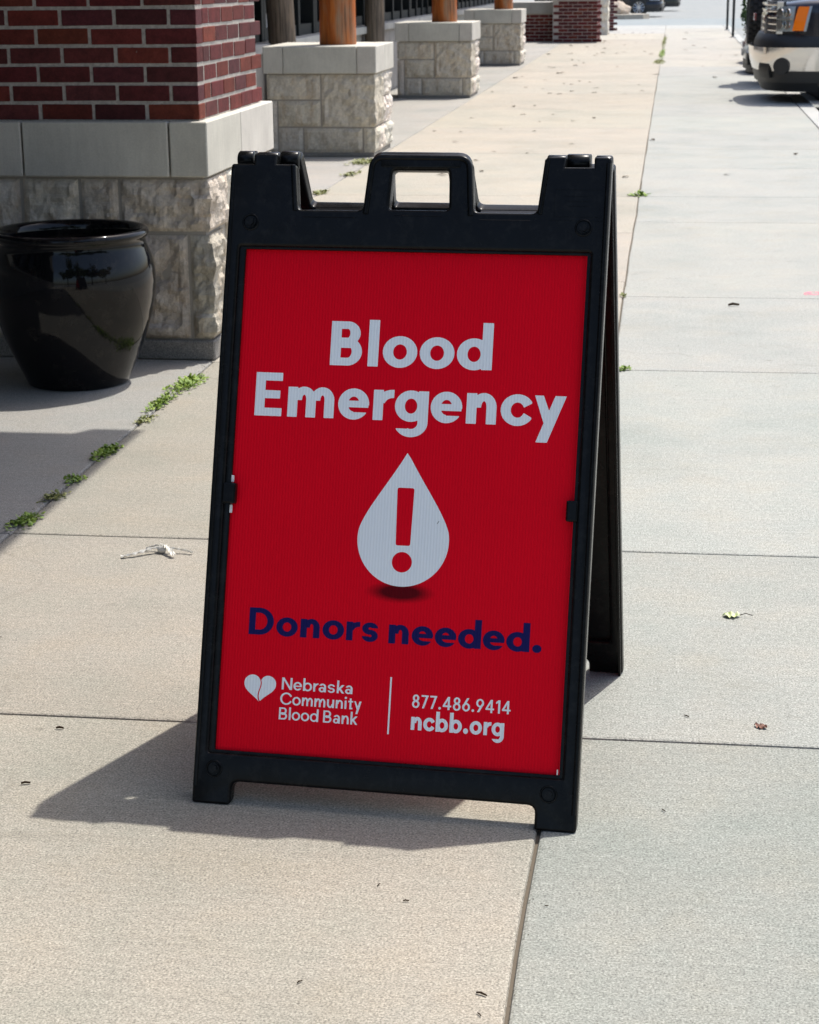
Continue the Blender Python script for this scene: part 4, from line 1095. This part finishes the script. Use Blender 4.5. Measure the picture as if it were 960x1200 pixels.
def crumpled_leaf(x, y, L, W_, rz, m, label, stem=True, curl=.5):
    vs = []; fs = []; n = 9
    for i in range(n):
        t = i/(n-1); wd = W_*math.sin(math.pi*min(1, t*.92+.06))**.8*(1+.30*math.sin(i*2.6))
        for j, s_ in enumerate((-1, -.5, 0, .5, 1)):
            vs.append((L*t, wd*s_, .003+abs(s_)**1.5*curl*W_*(.8+.5*math.sin(i*1.7+j))+.003*math.sin(i*2.1)+(.004 if s_ == 0 else 0)))
    for i in range(n-1):
        for j in range(4): fs.append((i*5+j, i*5+j+1, (i+1)*5+j+1, (i+1)*5+j))
    o = thing('fallen_leaf', label, 'leaf', (x, y, 0), rz); link('blade', pydata(vs, fs), M[m], o)
    if stem:
        mb = MB(); mb.tube([(0, 0, .004), (-L*.35, .002, .009), (-L*.75, .006, .006)], .0009, 5); link('stem', mb.mesh(), M['twig'], o)
    return o
crumpled_leaf(.176, 3.905, .036, .016, 3.2, 'leafgreen', 'pale green crumpled leaf with a thin stem on the right slab', curl=.2)
crumpled_leaf(.205, 3.275, .026, .008, 2.6, 'leafbrown', 'small reddish brown leaf above the near joint of the right slab', False, .12)
# knotted rag
rag = thing('knotted_rag', 'knotted strip of white rag on the tan slab left of the sign', 'rag', (-1.19, 4.222, 0))
def ribbon(pts, wd, name='strip', zz=0):
    vs = []; fs = []
    P = [Vector(p) for p in pts]; out = []
    for i in range(len(P)-1):
        for k in range(4): out.append(P[i].lerp(P[i+1], k/4))
    out.append(P[-1])
    for i, p in enumerate(out):
        d = (out[min(i+1, len(out)-1)]-out[max(i-1, 0)]).normalized(); q = Vector((-d.y, d.x, 0)).normalized()
        w2 = wd*(.55+.45*math.sin(i*1.3+zz)**2+ (.5 if i in (0,) else 0))
        for j, s_ in enumerate((-1, -.4, .2, 1)):
            vs.append(p+q*s_*w2+Vector((0, 0, .002+.004*((j+i) % 2)+zz)))
    for i in range(len(out)-1):
        for j in range(3): fs.append((i*4+j, i*4+j+1, (i+1)*4+j+1, (i+1)*4+j))
    return link(name, pydata(vs, fs), M['rag'], rag)
ribbon([(-.078, -.040, .001), (-.050, -.026, .004), (-.02, .0, .009), (.008, .016, .012)], .0065)
ribbon([(-.004, .026, .010), (.015, .014, .014), (.03, -.004, .010), (.048, -.028, .002)], .0075, zz=.002)
ribbon([(.006, .006, .012), (.035, .014, .008), (.062, .014, .004), (.086, .006, .001)], .0045, zz=.001)
ribbon([(-.034, .020, .003), (-.012, .028, .009), (.012, .024, .012)], .0035, zz=.001)
kn_ = bmesh.new(); bmesh.ops.create_icosphere(kn_, subdivisions=2, radius=.012)
for v in kn_.verts: v.co = Vector((v.co.x*1.1, v.co.y*.9, v.co.z*.7))*(1+.35*noise.noise(v.co*150)); v.co += Vector((.010, .012, .010))
kme = D.meshes.new('k'); kn_.to_mesh(kme); kn_.free(); link('knot', kme, M['rag'], rag)
# small twigs and crumbs
def twig(x, y, L, rz, r, label, m='twig'):
    mb = MB(); mb.tube([(-L/2, 0, r+.001), (-L*.1, L*.06, r*1.6+.001), (L/2, 0, r+.001)], [r*.8, r, r*.7], 6)
    o = link('twig', mb.mesh(), M[m], None, loc=(x, y, 0), rot=(0, 0, rz)); tag(o, label, 'twig')
twig(-.221, 2.281, .0165, -.42, .0016, 'dark twig on the tan slab just left of the bottom of the joint')
twig(-.219, 2.229, .009, -.95, .0010, 'thin short twig at the bottom edge left of the joint')
twig(-.407, 2.583, .008, 1.2, .0009, 'thin upright-lying twig below the middle of the sign')
twig(-.359, 2.536, .009, .1, .0012, 'short black twig below the sign centre right of a thinner one')
twig(-.472, 2.285, .009, .9, .0011, 'tiny dark twig near the bottom edge left of centre')
twig(-1.065, 2.885, .016, .3, .0022, 'dark crumb of bark beside the tip of the sign shadow')
twig(-1.083, 3.131, .014, .1, .0024, 'dark bark crumb above the tip of the sign shadow')
twig(.281, 7.88, .045, .2, .0060, 'black pebble-like crumb on the right slab beyond the joint')
twig(.02, 2.90, .010, 2.2, .001, 'hair-thin twig on the right slab beside the sign foot')
twig(.06, 3.32, .012, 2.4, .0012, 'thin dark twig on the right slab above the near joint')
twig(-.150, 2.545, .006, .3, .0008, 'tiny dark speck of twig right of the longitudinal joint')
twig(-.80, 3.74+1.4, .02, .1, .0012, 'thin twig on the tan slab left of the middle of the sign')
# scattered dry leaf crumbs far down the walk: nobody could count them
lit = MB(); rl = random.Random(5)
def crumb(x, y, s_):
    th = rl.uniform(0, 6.28); c, s2 = math.cos(th), math.sin(th); z1 = s_*.35; vs = []
    for (a, b, h_) in ((-1, 0, .1), (-.2, .5, .6), (1, .1, .2), (.1, -.5, .8)): vs.append((x+(a*c-b*s2)*s_, y+(a*s2+b*c)*s_, .002+h_*z1))
    lit.add(vs, [(0, 1, 3), (1, 2, 3)])
for i in range(110):
    y = rl.uniform(13, 46); x = rl.uniform(-2.1, 1.1) if rl.random() < .35 else rl.gauss(-1.3, .55)
    if -2.1 < x < 1.1: crumb(x, y, rl.uniform(.02, .05)*(1 if y < 25 else 1.5))
for i in range(22): crumb(rl.uniform(-1.5, 1.2), rl.uniform(2.2, 13), rl.uniform(.002, .006))
gr = MB(); rg_ = random.Random(9)
def chip(x, y, s_):
    a = rg_.uniform(0, 6.28); vs = [(x+s_*math.cos(a+k*2.1)*rg_.uniform(.6, 1.2), y+s_*math.sin(a+k*2.1)*rg_.uniform(.6, 1.2), .0003) for k in range(3)]+[(x, y, s_*.9)]
    gr.add(vs, [(0, 1, 3), (1, 2, 3), (2, 0, 3)])
for i in range(420):
    y = rg_.uniform(2.1, 9); chip(-.181+rg_.gauss(0, .005)*(1 if rg_.random() < .8 else 3), y, rg_.uniform(.0006, .0018))
for i in range(420): chip(-1.605+rg_.gauss(0, .014), rg_.uniform(4, 6.5), rg_.uniform(.0008, .0026))
for i in range(160): chip(rg_.uniform(-1.6, 1.2), rg_.choice((3.197, 4.363, 6.529))+rg_.gauss(0, .005), rg_.uniform(.0006, .0018))
tag(link('joint_grit', gr.mesh(), M['joint']), 'fine dirt and grit collected along the sidewalk joints', 'grit', kind='stuff')
tag(link('leaf_litter', lit.mesh(), M['twig']), 'dry brown leaf crumbs scattered along the far walkway', 'litter', kind='stuff')
crumb_far = MB(); lit2 = lit
pk = MB()
for k, (cx_, cy2, a_, b_) in enumerate(((0, 0, .030, .040), (.045, .01, .022, .05), (-.03, -.02, .016, .03))):
    vs = []; N_ = 20
    for i in range(N_):
        t = 2*math.pi*i/N_; w1 = 1+.15*math.sin(3*t+k)
        vs.append((cx_+a_*w1*math.cos(t), cy2+b_*w1*math.sin(t), .0008+.0002*k)); 
    for i in range(N_):
        t = 2*math.pi*i/N_; w1 = .70+.12*math.sin(5*t+k); vs.append((cx_+a_*w1*math.cos(t), cy2+b_*w1*math.sin(t), .0008+.0002*k))
    pk.add(vs, [(i, (i+1) % N_, N_+(i+1) % N_, N_+i) for i in range(N_)])
tag(link('paint_mark', pk.mesh(), M['pink'], None, loc=(.632, 8.24, 0)), 'small pink spray paint mark on the right slab by the picture edge', 'paint mark')
# shrub beyond the poles and trees across the lot (mirrored in the glazed pot)
def foliage(n, rx, ry, rz_, leaf, seed, lo=0):
    r = random.Random(seed); mb = MB()
    cl = [(Vector((r.gauss(0, .45)*rx, r.gauss(0, .45)*ry, r.gauss(0, .42)*rz_)), r.uniform(.18, .36)) for _ in range(26)]
    for i in range(n):
        c, s_ = r.choice(cl); p = c+Vector((r.gauss(0, 1)*rx, r.gauss(0, 1)*ry, r.gauss(0, 1)*rz_))*s_*.55
        a = Vector((r.gauss(0, 1), r.gauss(0, 1), r.gauss(0, 1))).normalized()*leaf; b = a.orthogonal().normalized()*leaf*.6
        mb.add([p-a, p+b, p+a, p-b], [(0, 1, 2, 3)])
    return mb.mesh()
sh = thing('shrub', 'green shrub beyond the kerb at the far right behind the poles', 'shrub', (1.75, 45, ZR)); link('foliage', foliage(900, .16, .3, .6, .05, 3), M['tree'], sh, loc=(0, 0, .8))
mb = MB(); mb.tube([(0, 0, 0), (0, 0, .8)], .03, 6); link('stem', mb.mesh(), M['trunk'], sh)
cr_me = [foliage(2600, 3.2, 3.2, 2.3, .28, 40+k) for k in range(2)]
for k, (x, y) in enumerate(((4.5, -7.5), (9.5, -6), (1.5, -12), (16, -3))):
    t = thing('tree', ['leafy tree across the parking lot mirrored in the pot', 'second leafy tree across the parking lot', 'leafy tree behind the photographer', 'leafy tree at the far side of the lot'][k], 'tree', (x, y, ZR), k*1.3, 'trees across the parking lot')
    link('crown', cr_me[k % 2], M['tree'], t, loc=(0, 0, 5.2))
    mb = MB(); mb.tube([(0, 0, 0), (.1, .05, 1.6), (0, .1, 3.4), (.1, 0, 5.2)], [.24, .19, .15, .08], 10)
    for j in range(5):
        a = j*1.26; mb.tube([(0, .08, 2.8+j*.25), (math.cos(a)*.9, math.sin(a)*.9, 4.2+j*.2), (math.cos(a)*1.7, math.sin(a)*1.7, 5.2+j*.2)], [.09, .06, .03], 7)
    link('trunk', mb.mesh(), M['trunk'], t)
